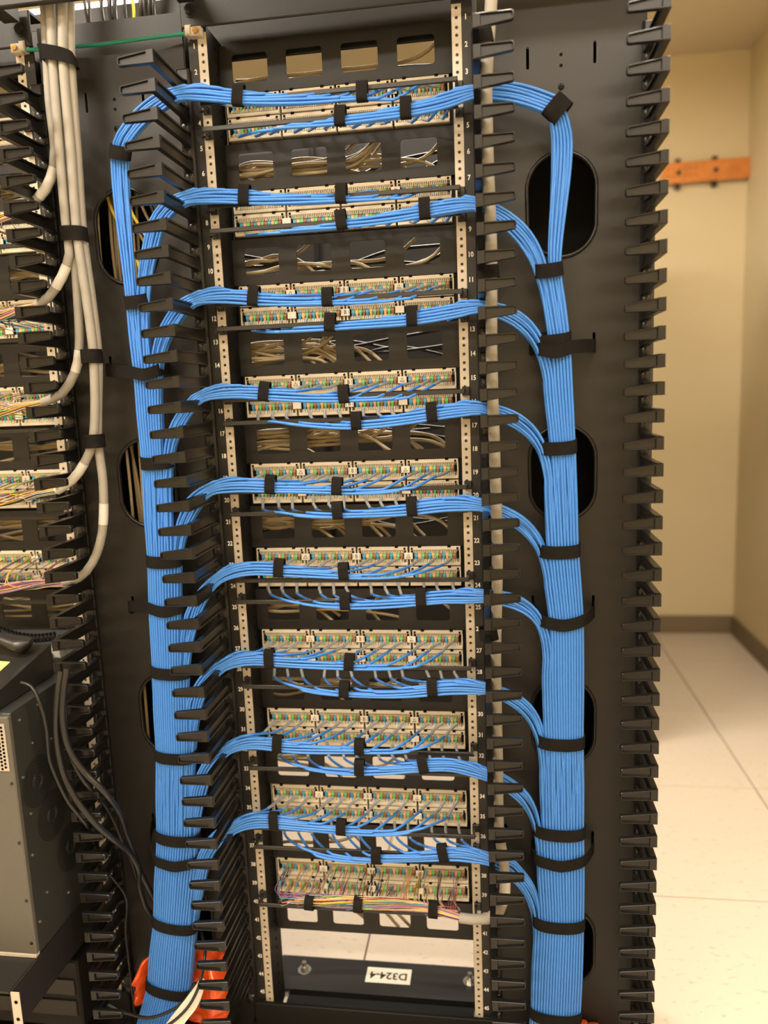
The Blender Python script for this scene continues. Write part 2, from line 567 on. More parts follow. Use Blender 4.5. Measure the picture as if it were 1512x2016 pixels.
def make_rack(cx, label):
    t = thing('equipment_rack', label, 'rack', (cx, 0, 0))
    for s in (-1, 1):
        q = MB()
        xi, xo = s * 0.2235, s * 0.2600
        q.box(min(xi, xo), max(xi, xo), 0.0008, 0.004, 0.07, TOP + .01)
        q.box(min(xi, xi + s * .003), max(xi, xi + s * .003), 0.004, 0.079, 0.012, TOP + .01, 2)  # inner flange: same paint as the rail, its shade put into a darker black
        q.box(min(xi, xo), max(xi, xo), 0.079, 0.082, 0.012, TOP + .01)
        # dark threaded holes along the inner flange
        for u in range(45):
            for k in (0.012, 0.034):
                z = TOP - u * U - k
                q.cyl((xi - s * .0004, 0.045, z), (xi + s * .0005, 0.045, z), 0.0036, n=8, mi=1)
        rail = q.build('rail', [M_METAL, M_HOLE, M_CAB_SHADE], t)
        put('hole_strip', STRIP, rail, (s * 0.2325, 0.0008, TOP))
        for u in range(45):
            put('unit_number', text_mesh(str(u + 1), 0.0125, M_WHITE, 0.00035), rail, (s * 0.2487, 0.0004, TOP - (u + 0.5) * U))
    # top angles, front and rear
    for y0, sg, z0 in ((-0.014, 1, TOP + 0.004), (0.086, 1, TOP - 0.018)):
        q = MB()
        hh = 0.062 if y0 < 0 else 0.094
        q.bbox(-0.266, 0.266, y0, y0 + .005, z0, z0 + hh, 0.002)
        q.box(-0.266, 0.266, y0 + 0.005, y0 + 0.045, z0 + hh - .005, z0 + hh)
        a = q.build('top_angle', M_METAL, t)
        if y0 < 0:
            for s in (-1, 1):
                q = MB()
                q.cyl((s * 0.247, y0 - 0.008, z0 + .028), (s * 0.247, y0, z0 + .028), 0.0085, n=6, smooth=False)
                q.cyl((s * 0.247, y0 - 0.0015, z0 + .028), (s * 0.247, y0, z0 + .028), 0.012, n=14)
                q.build('bolt', M_DSTEEL, a)
    # base: front angle upright, rear angle flat on the floor
    q = MB()
    q.bbox(-0.265, 0.265, -0.012, -0.004, 0.001, 0.073, 0.0015)
    q.box(-0.265, 0.265, -0.10, -0.012, 0.001, 0.008)
    q.build('front_base_angle', M_CAB_SHADE, t)
    q = MB()
    q.box(-0.218, 0.218, -0.004, 0.098, 0.001, 0.006)
    q.build('base_plate', M_CAB_SHADE, t)
    q = MB()
    q.box(-0.262, 0.262, 0.098, 0.205, 0.012, 0.018)
    q.box(-0.218, 0.218, 0.098, 0.104, 0.001, 0.012)
    q.box(-0.262, 0.262, 0.199, 0.205, 0.001, 0.012)
    base = q.build('rear_base_angle', M_METAL, t)
    for bx in (-0.195, 0.207):
        q = MB()
        q.cyl((bx, 0.158, 0.018), (bx, 0.158, 0.0205), 0.0165, n=18)
        q.cyl((bx, 0.158, 0.0205), (bx, 0.158, 0.030), 0.0095, n=6, smooth=False)
        q.cyl((bx, 0.158, 0.030), (bx, 0.158, 0.041), 0.0055, n=10)
        b = q.build('anchor_bolt', M_STEEL, base)
        b['label'] = 'bright steel anchor bolt and washer'
    return t, base


rack, base = make_rack(0.0, 'open black rack in the middle, filled with punch-down panels and blue cables')
# name plate on the rear base angle, reads from behind the rack
c0 = at(765, 1921, Z=0.0185)
q = MB()
q.box(-0.054, 0.054, -0.024, 0.024, 0, 0.0006)
pl = q.build('name_label', M_PAPER, base, (c0[0], c0[1], 0.0181))
pl['label'] = 'white label with upside down black lettering D324-4'
tx = put('lettering', text_mesh('D324-4', 0.030, M_INK, 0.0006), pl, (0, 0, 0.0009), (math.radians(-90), 0, PI))
lrack, _ = make_rack(-0.8265, 'open black rack at the left edge, partly out of view')

# ------------------------------------------------------------------ punch-down panels
BW = 0.1040


def block_meshes():
    h = BW / 2
    q = MB()
    q.box(-h, h, 0.012, 0.02, -0.040, 0)                                  # back
    q.bbox(-h, h, 0.0, 0.012, -0.0075, 0, 0.001)                         # upper lip
    q.bbox(-h, h, 0.0, 0.012, -0.040, -0.0335, 0.001)                    # lower lip
    q.box(-h, -h + .0025, 0.001, 0.012, -0.0335, -0.0075)
    q.box(h - .0025, h, 0.001, 0.012, -0.0335, -0.0075)
    q.box(-h + .0025, h - .0025, 0.0105, 0.0119, -0.0335, -0.0075, 2)    # trough floor, its shade put into a darker ivory
    q.box(-h + .003, -h + .008, 0.004, 0.0112, -0.026, -0.013, 1)
    q.box(h - .008, h - .003, 0.004, 0.0112, -0.026, -0.013, 1)
    for x in (-0.031, 0.029):                                             # dark latch windows on the top edge
        q.box(x - .0032, x + .0032, -0.0008, 0.006, -0.0022, 0.0022, 1)
    for x in (-h + .005, h - .006):
        q.box(x - .002, x + .002, -0.0006, 0.002, -0.0062, -0.002, 1)
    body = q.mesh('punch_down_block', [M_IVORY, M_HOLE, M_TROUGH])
    t = MB()
    n = 25
    for i in range(n):
        x = -h + .009 + i * (BW - .018) / (n - 1)
        for z0, z1 in ((-0.0075, -0.0140), (-0.0335, -0.0270)):
            a, b = 0.0011, 0.0005
            vs = [(x - a, .0, z0), (x + a, .0, z0), (x + a, .010, z0), (x - a, .010, z0),
                  (x - b, .002, z1), (x + b, .002, z1), (x + b, .010, z1), (x - b, .010, z1)]
            t.add(vs, [(0, 1, 5, 4), (1, 2, 6, 5), (2, 3, 7, 6), (3, 0, 4, 7), (4, 5, 6, 7)])
    teeth = t.mesh('teeth', M_IVORYT)
    w = MB()
    r = random.Random(3)
    for i in range(12):
        x = -h + .0095 + (i + .5) * (BW - .019) / 12
        k = i % 4
        a = 0.0034
        top, bot = -0.0118 - r.random() * .002, -0.0290 + r.random() * .002
        mid = (top + bot) / 2 + r.uniform(-.002, .002)
        w.add([(x - a, .004, top), (x + a, .004, top), (x + a * .9, .0025, mid), (x - a * .9, .0025, mid), (x - a * .5, .005, bot), (x + a * .5, .005, bot),
               (x - a, .011, top), (x + a, .011, top), (x - a * .5, .011, bot), (x + a * .5, .011, bot), (x - a * .9, .011, mid), (x + a * .9, .011, mid)],
              [(0, 1, 2, 3), (3, 2, 5, 4), (1, 7, 11, 2), (2, 11, 9, 5), (0, 3, 10, 6), (3, 4, 8, 10), (0, 6, 7, 1), (4, 5, 9, 8)], k)
        for j in (-1, 1):       # thin conductors laid into the teeth
            xx = x + j * .0018
            w.box(xx - .0005, xx + .0005, .001, .005, -0.0275 - .004, -0.0262, 4 if j < 0 else k)
            w.box(xx - .0005, xx + .0005, .001, .005, -0.0140, -0.0105, k if j < 0 else 4)
    wires = w.mesh('wire_pairs', PAIR + [FAN[0]])
    return body, teeth, wires


BLOCK, TEETH, WIRES = block_meshes()


def tri_mesh():
    q = MB()
    a, b = 0.0048, 0.0036
    o = [(-a, -.0036), (a, -.0036), (0, .0046)]
    i_ = [(-a + .0016, -.0028), (a - .0016, -.0028), (0, .0030)]
    vs = [(p[0], 0, p[1]) for p in o + i_]
    q.add(vs, [(0, 1, 4, 3), (1, 2, 5, 4), (2, 0, 3, 5)])
    return q.mesh('symbol', M_INK)


def seal_mesh():
    q = MB()
    for z, w in ((.0035, .0012), (.0015, .003), (-.0018, .0045), (-.0036, .0045)):
        q.box(-w, w, -.0001, 0, z - .0004, z + .0004)
    return q.mesh('symbol', M_INK)


def tag_mesh():
    q = MB()
    q.bbox(-0.0088, 0.0088, -0.0022, 0.0, -0.0068, 0.0068, 0.0008)
    return q.mesh('designation_tag', M_TAG)


TRI, SEAL, TAGM = tri_mesh(), seal_mesh(), tag_mesh()
BARZ = (-0.046, -0.090)


def bar_mesh():
    """black hoop bar: two short arms and a long front bar"""
    q = MB()
    x0, x1 = -0.2315, 0.2335
    q.bbox(x0, x1, -0.038, -0.0335, -0.0042, 0.0042, 0.001)
    for x in (x0, x1 - .005):
        q.box(x, x + .005, -0.0335, -0.002, -0.0036, 0.0036)
    for x in (x0 - .006, x1 - .006):
        q.bbox(x, x + .014, -0.0065, -0.0012, -0.008, 0.008, 0.001)
    q.box(x0 - .012, x0 - .006, -.012, -.004, -.004, -.001)
    return q.mesh('cable_bar', M_BAR)


BARM = bar_mesh()


def make_panel(cx, k, label, bars=True):
    zt = TOP - (4 * k - 2) * U
    t = thing('punch_down_panel', label, 'patch panel', (cx, 0.06, zt), None)
    q = MB()
    q.box(-0.2225, 0.2225, 0.0205, 0.0235, -0.0885, 0.0)
    q.box(-0.2225, 0.2225, 0.0235, 0.05, -0.0885, -0.0865)
    q.build('mounting_plate', M_PANEL, t)
    for r in range(2):
        for b in range(4):
            ob = put('punch_down_block', BLOCK, t, (-0.162 + b * 0.108, 0, -r * 0.0425 - .0005))
            stuff(put('teeth', TEETH, ob))
            stuff(put('wire_pairs', WIRES, ob))
        for b in range(3):
            tg = put('designation_tag', TAGM, t, (-0.108 + b * 0.108, -0.0004, -r * 0.0425 - .0195))
            if r == 0 and b == 0:
                put('symbol', TRI, tg, (0, -0.0024, 0))
            elif b == 1:
                put('lettering', text_mesh('B', 0.0115, M_INK, 0.0001), tg, (0, -0.0024, 0))
                for sx in (-.0068, .0068):
                    q = MB()
                    q.box(sx - .0003, sx + .0003, -.0001, 0, -.0035, .0048)
                    q.build('mark', M_INK, tg, (0, -0.0023, 0))
            elif r == 0:
                put('symbol', SEAL, tg, (0, -0.0024, 0))
    if bars:
        for z in (BARZ if k < 10 else BARZ[:1]):
            put('cable_bar', BARM, t, (0, -0.06, z))
    return t, zt


def blank_mesh():
    q = MB()
    z0, z1 = -0.0880, 0.0
    xs = [-0.2225, -0.1105, -0.0045, 0.1015, 0.2225]
    hx = [(-0.1985, -0.1290), (-0.0925, -0.0230), (0.0135, 0.0830), (0.1195, 0.1890)]
    for i in range(4):
        q.sheet_hole(xs[i], xs[i + 1], z0, z1, hx[i][0], hx[i][1], -0.0685, -0.0175, 0.006, 0.0, 0.0022)
    q.box(-0.2225, 0.2225, 0.0022, 0.022, -0.0022, 0.0)
    q.box(-0.2225, 0.2225, 0.0022, 0.022, -0.0880, -0.0858)
    return q.mesh('blank_panel', M_PANEL)


BLANK = blank_mesh()
LROWS = 'at the left edge'
PZ = {}
for k in range(1, 11):
    how = {1: 'topmost punch-down panel of the middle rack, half hidden by blue cables',
           10: 'lowest punch-down panel of the middle rack, wired with thin coloured wires'}.get(
        k, ORD[k - 1] + ' ivory punch-down panel from the top in the middle rack, under blue cables')
    _, PZ[k] = make_panel(0.0, k, how)
for k in range(0, 11):
    o = put('blank_panel', BLANK, None, (0, 0.062, TOP - 4 * k * U))
    tag(o, {0: 'topmost black four-window blank panel of the middle rack', 10: 'lowest black four-window blank panel, above the bare white floor in the middle rack'}.get(
        k, 'black four-window blank panel above the ' + ORD[k] + ' punch-down panel of the middle rack'), 'blank panel')
for k in range(1, 7):
    make_panel(-0.8265, k, ORD[k - 1] + ' punch-down panel from the top in the left rack', True)
for k in range(0, 7):
    o = put('blank_panel', BLANK, None, (-0.8265, 0.062, TOP - 4 * k * U))
    tag(o, 'black blank panel of the left rack, ' + ORD[k] + ' from the top', 'blank panel')


# ------------------------------------------------------------------ vertical cable managers
FT = 1.983          # top of the highest finger
NF = 45


def finger_mesh(flip):
    """one finger: local x runs inward from the bar, y back to the root at 0, z down from its top at 0"""
    q = MB()
    L, h0, h1 = 0.0645, 0.0220, 0.0145
    yf = -0.152

    def outline(ins, x0):
        pts = []
        a = L - ins
        zt0, zt1 = -ins, -(h0 - h1) - ins + .0
        zb = -h0 + ins
        r = 0.004 - ins * .5
        slope = (zt1 - zt0) / L
        pts.append((x0, zt0 + slope * x0))
        for i in range(5):
            th = PI / 2 - i / 4 * PI / 2
            pts.append((a - r + r * math.cos(th), zt1 - r + r * math.sin(th)))
        for i in range(5):
            th = -i / 4 * PI / 2
            pts.append((a - r + r * math.cos(th), zb + r + r * math.sin(th)))
        pts.append((x0, zb))
        return pts
    o = outline(0, 0.0)
    i_ = outline(0.0020, 0.0125)
    n = len(o)
    o2 = outline(0.0008, 0.0008)
    vs = [(p[0], yf, p[1]) for p in o2] + [(p[0], yf, p[1]) for p in i_] + [(p[0] * .955 + .0016, yf + .0042, p[1] * .90 - .0009) for p in i_] + [(p[0], yf + .009, p[1]) for p in o] + [(p[0], yf + .0012, p[1]) for p in o]
    fs = []
    for a in range(n):
        b = (a + 1) % n
        fs += [(a, b, n + b, n + a), (n + a, n + b, 2 * n + b, 2 * n + a), (a, 4 * n + a, 4 * n + b, b), (4 * n + a, 3 * n + a, 3 * n + b, 4 * n + b)]
    fs += [tuple(2 * n + a for a in range(n)), tuple(3 * n + a for a in reversed(range(n)))]
    q.add(vs, fs)
    # I-section bar with a flared root
    st = [(-0.143, 1.0, 0), (-0.034, 1.0, 0), (-0.022, 1.06, .0005), (-0.013, 1.22, .002), (-0.006, 1.5, .005)]
    zc = -h0 / 2
    vs, fs = [], []
    for y, sc, ex in st:
        H = h0 / 2 * sc
        prof = [(0, H), (.0105, H), (.0105, H - .003), (.0065, H - .0035), (.0065, -H + .0035), (.0105, -H + .003), (.0105, -H), (0, -H),
                (0, -H + .003), (.0035, -H + .0035), (.0035, H - .0035), (0, H - .003)]
        vs += [(x + (ex if x > .005 else 0), y, zc + z) for x, z in prof]
    m = 12
    for k in range(len(st) - 1):
        fs += [(k * m + a, k * m + (a + 1) % m, (k + 1) * m + (a + 1) % m, (k + 1) * m + a) for a in range(m)]
    q.add(vs, fs)
    if flip:    # the other side of the manager: the same moulding turned over
        q.v = [(x, y, -h0 - z) for x, y, z in q.v]
    return q


def spine_mesh(x0, x1, s):
    """comb strip with a rounded boss and a framed recess beside every finger"""
    q = MB()
    zb, zt = 0.085, FT + 0.025
    a, b = min(x0, x1), max(x0, x1)
    q.bbox(a, b, -0.012, -0.0015, zb, zt, 0.003)
    w = b - a
    for i in range(NF - 2):
        z = FT - .0215 / 2 - i * U - U / 2
        q.bbox(a + w * .14, b - w * .14, -0.0155, -0.012, z - .011, z + .011, 0.003)
        q.dome(((a + b) / 2 + s * w * .06, -0.0135, z - .001), w * .36, 0.0032, 0.0100, 12, 5)
    return q


def tr(q, dx, s, dz=0):
    q.v = [(dx + s * x, y, z + dz) for x, y, z in q.v]
    return q


FIN_L = tr(finger_mesh(True), 0, 1).mesh('finger', M_PLAST)     # bar on the left, plate points right
FIN_R = tr(finger_mesh(False), 0, -1).mesh('finger', M_PLAST)   # bar on the right, plate points left
OVZ = [1.7225, 1.2420, 0.7470, 0.2540]
SLZ = [1.970, 1.480, 0.987, 0.496]


def make_manager(cx, label):
    t = thing('vertical_cable_manager', label, 'cable manager', (cx, 0, 0))
    # back panel with ovals and strap slots, cut right through the sheet
    q = MB()
    hw = 0.1425
    cuts = [0.012]
    cells = sorted([(z, 'o') for z in OVZ] + [(z, 's') for z in SLZ])
    lev = [0.012] + [(cells[i][0] + cells[i + 1][0]) / 2 for i in range(len(cells) - 1)] + [2.108]
    for (z, kd), a, b in zip(cells, lev[:-1], lev[1:]):
        if kd == 'o':
            q.sheet_hole(-hw, hw, a, b, -0.0585, 0.0585, z - .0865, z + .0865, 0.058, 0.0, 0.0025, 0, 8)
        else:
            q.sheet_hole(-hw, 0, a, b, -0.0595, -0.0545, z - .018, z + .018, 0.002, 0.0, 0.0025)
            q.sheet_hole(0, hw, a, b, 0.0545, 0.0595, z - .018, z + .018, 0.002, 0.0, 0.0025)
    q.build('back_panel', M_METAL, t)
    q = MB()
    for s in (-1, 1):
        q.box(s * hw - .0015, s * hw + .0015, 0.0026, 0.186, 0.012, 2.09)
    q.build('side_frame', M_METAL, t)
    for z in OVZ:
        ring = []
        for i in range(40):
            th = 2 * PI * i / 40
            cz = z + (0.0285 if math.sin(th) >= 0 else -0.0285)
            ring.append((0.0605 * math.cos(th), -0.001, cz + 0.0605 * math.sin(th)))
        ring.append(ring[0])
        q = MB()
        q.tube(ring, 0.0038, 8)
        q.build('edge_grommet', M_PLAST, t)
    for z in SLZ[:1]:
        for dz, r, scr in ((0.001, .003, 0), (-.0165, .003, 0), (-.051, .0058, 1)):
            q = MB()
            if scr:
                q.dome((0, 0, z + dz), r, .004, r, 12, 3)
                q.box(-.0035, .0035, -.0045, -.003, z + dz - .0006, z + dz + .0006, 1)
                q.box(-.0006, .0006, -.0045, -.003, z + dz - .0035, z + dz + .0035, 1)
                q.build('screw', [M_DSTEEL, M_HOLE], t)
            else:
                q.cyl((0, -.0004, z + dz), (0, .001, z + dz), r, n=10)
                q.build('screw_hole', M_HOLE, t)
    hb = 0.1495
    ol, orr = (.012, .004) if cx < 0 else (.004, .010)
    spine_mesh(-hb - ol, -hb + .024 - ol, 1).build('comb_spine', M_PLAST, t)
    spine_mesh(hb + orr, hb - .024 + orr, -1).build('comb_spine', M_PLAST, t)
    for i in range(NF - 3):
        put('finger', FIN_L, t, (-hb, -.006, FT - i * U))
        put('finger', FIN_R, t, (hb, -.006, FT - i * U))
    q = MB()
    q.box(-hw, hw, 0.187, 0.190, 0.012, 2.09)
    q.build('rear_panel', M_CAB_SHADE, t)
    q = MB()
    q.box(-hw, hw, -0.17, 0.0, 0.001, 0.03)
    q.build('foot_plate', M_METAL, t)
    # top cross piece
    q = MB()
    q.box(-hw, hw, 0.15, 0.186, 2.045, 2.09)
    q.build('top_channel', M_METAL, t)
    return t


make_manager(-0.4125, 'tall black finger-duct cable manager left of the middle rack')
make_manager(0.4115, 'tall black finger-duct cable manager right of the middle rack, beside the cream walls')

# ------------------------------------------------------------------ blue cables
PITCH = 0.0054
RAD = 0.00268
LEFT = [  # pixel centre lines: along the row, then (after the finger gap) down to the trunk
    ([(890, 178), (713, 180), (600, 186), (470, 190), (430, 184)], [(310, 205), (262, 236), (245, 272)]),
    ([(890, 368), (672, 381), (560, 385), (482, 386), (440, 382)], [(312, 422), (297, 470), (286, 530)]),
    ([(890, 560), (800, 573), (645, 585), (500, 584), (445, 578)], [(340, 617), (312, 665)]),
    ([(890, 748), (800, 768), (677, 776), (521, 771), (455, 767)], [(352, 817), (337, 847)]),
    ([(890, 930), (780, 953), (664, 957), (533, 954), (455, 951)], [(363, 1013), (349, 1055)]),
    ([(890, 1102), (780, 1123), (677, 1125), (550, 1118), (460, 1117)], [(383, 1199), (368, 1244)]),
    ([(890, 1284), (800, 1303), (688, 1303), (531, 1297), (470, 1291)], [(392, 1357), (378, 1399)]),
    ([(890, 1444), (800, 1468), (708, 1470), (547, 1465), (481, 1456)], [(404, 1510), (394, 1555), (378, 1606)]),
    ([(890, 1602), (800, 1628), (672, 1628), (540, 1616), (485, 1610)], [(413, 1658), (396, 1709), (385, 1765)]),
]
LTIES = [[(713, 179), (470, 190)], [(672, 381), (482, 387)], [(645, 585), (500, 584)], [(677, 775), (521, 771)], [(664, 956), (533, 954)],
         [(677, 1124), (550, 1118)], [(688, 1303), (531, 1297)], [(708, 1470), (547, 1465)], [(672, 1627), (540, 1615)]]
LTRUNK = [(237, 300), (270, 590), (291, 735), (309, 908), (325, 1100), (338, 1318), (347, 1483), (352, 1655), (346, 1813), (334, 1940), (313, 2030)]
RIGHT = [
    ([(480, 243), (560, 236), (670, 228), (799, 213), (880, 196)], [(1018, 182), (1060, 192), (1086, 208)]),
    ([(480, 447), (560, 441), (672, 433), (836, 411), (895, 401)], [(1000, 425), (1028, 447), (1052, 475)]),
    ([(490, 640), (560, 638), (650, 634), (811, 623), (895, 609)], [(1005, 607), (1047, 637)]),
    ([(510, 812), (600, 825), (702, 829), (850, 812), (900, 804)], [(1022, 818), (1056, 842)]),
    ([(525, 991), (600, 1003), (665, 1005), (811, 998), (895, 986)], [(1009, 1010), (1042, 1032)]),
    ([(540, 1163), (600, 1178), (680, 1184), (829, 1177), (900, 1169)], [(1021, 1168), (1054, 1188)]),
    ([(545, 1328), (600, 1347), (678, 1357), (760, 1361), (851, 1353), (905, 1347)], [(1021, 1365), (1054, 1402)]),
    ([(550, 1488), (610, 1504), (708, 1511), (833, 1505), (905, 1502)], [(1026, 1545), (1044, 1572)]),
    ([(560, 1640), (600, 1664), (670, 1681), (740, 1685), (872, 1679), (915, 1675)], [(1010, 1702), (1036, 1729), (1054, 1757)]),
]
RTIES = [[(670, 227), (799, 212)], [(672, 433), (836, 411)], [(650, 633), (811, 623)], [(702, 829), (850, 812)], [(665, 1005), (811, 998)],
         [(680, 1184), (829, 1177)], [(678, 1357), (851, 1353)], [(708, 1510), (833, 1504)], [(741, 1684), (872, 1679)]]
RTRUNK = [(1105, 262), (1080, 525), (1092, 682), (1099, 878), (1101, 1080), (1106, 1225), (1104, 1455), (1101, 1632), (1100, 1810), (1093, 1995), (1090, 2060)]
NCOL = [6.6, 8.0, 10.2, 11.2, 13.0, 14.6, 15.6, 17.4, 18.0, 18.6, 18.6]
TRY = -0.058
BY = -0.052
NB = 12


def gapz(k):
    return FT - 0.0215 / 2 - U / 2 - k * U - .0


def level(j):
    return min(j, 8)


def trunk_slot(side, g_, j):
    """offset (outward-positive along x, depth) of cable number g_ at trunk level j"""
    lev = level(j)
    tot = NB * (lev + 1)
    lay = max(2, round(tot / NCOL[j]))
    nc = math.ceil(tot / lay)
    col, l = divmod(g_, lay)
    wd = NCOL[j] * PITCH
    c = (col + 0.5 + (0.5 if l % 2 else 0) * .9) / (nc + .45)
    x = (c - 0.5) * wd
    xn = (c - 0.5) * 2
    dep = lay * PITCH * .86
    v = ((l + 0.5) / lay - 0.5) * dep * math.sqrt(max(0.25, 1 - .75 * xn * xn)) - .006 * (1 - xn * xn) * (lev > 3)
    # number 0 sits on the outside of the trunk
    return (x if side < 0 else -x), v


def bundle(side, i):
    row, after = (LEFT if side < 0 else RIGHT)[i]
    tr_ = LTRUNK if side < 0 else RTRUNK
    xg = side * 0.262
    zg = gapz(4 * i if side < 0 else 4 * i + 1)
    cen = [at(*p, Y=BY) for p in row] + [np.array([xg, -0.064, zg])] + [at(*p, Y=-0.066) for p in after]
    C_ = spline(cen, 0.014)
    for _ in range(9):
        C_[1:-1] = C_[1:-1] * .5 + (C_[:-2] + C_[2:]) * .25
    T_ = np.gradient(C_, axis=0)
    T_ /= np.linalg.norm(T_, axis=1)[:, None]
    out = []
    zrow = PZ[i + 1] - (0.0 if side < 0 else 0.0425)
    jz = at(*tr_[i], Y=TRY)[2]
    for n in range(NB):
        b, jj = divmod(n, 3)
        xs = -0.162 + b * 0.108 + (-0.026, 0.004, 0.033)[jj]
        # rank 0 = top of the bundle
        rank = n
        rk = rank if side < 0 else NB - 1 - rank
        r_, l_ = divmod(rk, 2)
        u0, v0 = (2.5 - r_) * PITCH, (l_ - .5) * PITCH
        ph = rnd.random() * 6.28
        am = rnd.uniform(.0004, .0013)
        sgn = 1 if side > 0 else -1
        if side < 0:
            pts = [(xs, 0.053, zrow - 0.022), (xs - .010, 0.036, zrow - 0.027), (xs - .022, 0.012, zrow - 0.031)]
            jx = xs - 0.058
        else:
            pts = [(xs, 0.052, zrow - 0.030), (xs + .002, 0.040, zrow - 0.040), (xs + .009, 0.020, zrow - 0.047)]
            jx = xs + 0.060
        pts = [np.array(p) + np.array([rnd.uniform(-.003, .003), 0, rnd.uniform(-.002, .002)]) for p in pts]
        m = len(C_)
        for q_ in range(m):
            c, t_ = C_[q_], T_[q_]
            if (c[0] - jx) * sgn < 0 and abs(c[0]) < 0.24:
                continue
            if i > 0 and abs(c[0]) > 0.275 and c[2] < jz + 0.040:
                continue
            nv = np.array([-t_[2], 0, t_[0]]) * (1 if side > 0 else -1)
            nv /= np.linalg.norm(nv)
            dist = abs(c[0] - xg)
            sq = 1 - 0.30 * math.exp(-(dist / .025) ** 2)
            wob = am * math.sin(c[0] * 24 + ph)
            wob2 = am * math.sin(c[0] * 19 + 2 * ph)
            pts.append(c + nv * (u0 * sq + wob) + np.array([0, v0 / sq + wob2 * .7, 0]))
        g_ = NB * i + rk
        j0 = 0 if i == 0 else i
        for j in range(j0, len(tr_)):
            c = at(*tr_[j], Y=TRY)
            if j == len(tr_) - 1:
                c = c + (c - at(*tr_[j - 1], Y=TRY)) * 0.25
                c[2] = 0.016
            dx, dv = trunk_slot(side, g_, j)
            pts.append(c + np.array([dx, dv, 0]))
            if j < len(tr_) - 1 and j >= max(1, j0):
                c2 = at(*tr_[j + 1], Y=TRY)
                dx2, dv2 = trunk_slot(side, g_, j + 1)
                hx = (dx + dx2) / 2 * 1.02 + rnd.uniform(-.0003, .0003)
                pts.append((c + c2) / 2 + np.array([hx, (dv + dv2) / 2 - .001, 0]))
        S_ = spline(pts, 0.014)
        if i > 0:
            near = (np.abs(S_[:, 2] - jz - .03) < .085) & (np.abs(S_[:, 0]) > .272)
            near[0] = near[-1] = False
            ids = np.nonzero(near)[0]
            for _ in range(16):
                S_[ids] = S_[ids] * .5 + (S_[ids - 1] + S_[ids + 1]) * .25
        out.append(S_)
    return out, C_, T_


for side in (-1, 1):
    word = 'left' if side < 0 else 'right'
    for i in range(9):
        cabs, C_, T_ = bundle(side, i)
        for n, p in enumerate(cabs):
            q = MB()
            q.tube(p, RAD, 7)
            o = q.build('blue_cable', M_BLUE)
            b_, j_ = divmod(n, 3)
            tag(o, 'blue cable from the %s end on block %s of the %s panel, sweeping %s' % (('left', 'middle', 'right')[j_], ('one', 'two', 'three', 'four')[b_], ORD[i], word), 'cable',
                'blue cables of the %s bundle sweeping %s' % (ORD[i], word))
            q = MB()
            d = np.cumsum(np.r_[0, np.linalg.norm(np.diff(p, axis=0), axis=1)])
            k = max(2, int(np.searchsorted(d, 0.024)))
            q.tube(p[:k + 1], RAD + .0005, 7)
            sl = q.build('end_sleeve', M_SLEEVE, o)
            sl['label'] = 'grey sleeve at the cable end'
        ties = (LTIES if side < 0 else RTIES)[i]
        for n, (px, py) in enumerate(ties):
            c = at(px, py, Y=BY)
            k = int(np.argmin(np.abs(C_[:, 0] - c[0])))
            ax = T_[k].copy()
            ax[1] = 0
            ax /= np.linalg.norm(ax)
            a = math.radians(rnd.uniform(-5, 5))
            nv = np.array([-ax[2], 0, ax[0]])
            ax2 = ax * math.cos(a) + nv * math.sin(a)
            nv = np.array([-ax2[2], 0, ax2[0]])
            q = MB()
            # smaller where only a few cables have joined
            full = 1.0 if (n == 1) else 0.92
            q.ring((c[0], BY, C_[k][2]), ax2, nv, (0, 1, 0), 0.0170 * full, 0.0082, 0.0195, 0.0018, 30, e=3.2)
            o = q.build('cable_strap', M_VELCRO)
            lr = ('right', 'left')[n] if side < 0 else ('left', 'right')[n]
            tag(o, 'black hook-and-loop strap, %s of two around the %s bundle sweeping %s' % (lr, ORD[i], word), 'strap', None)

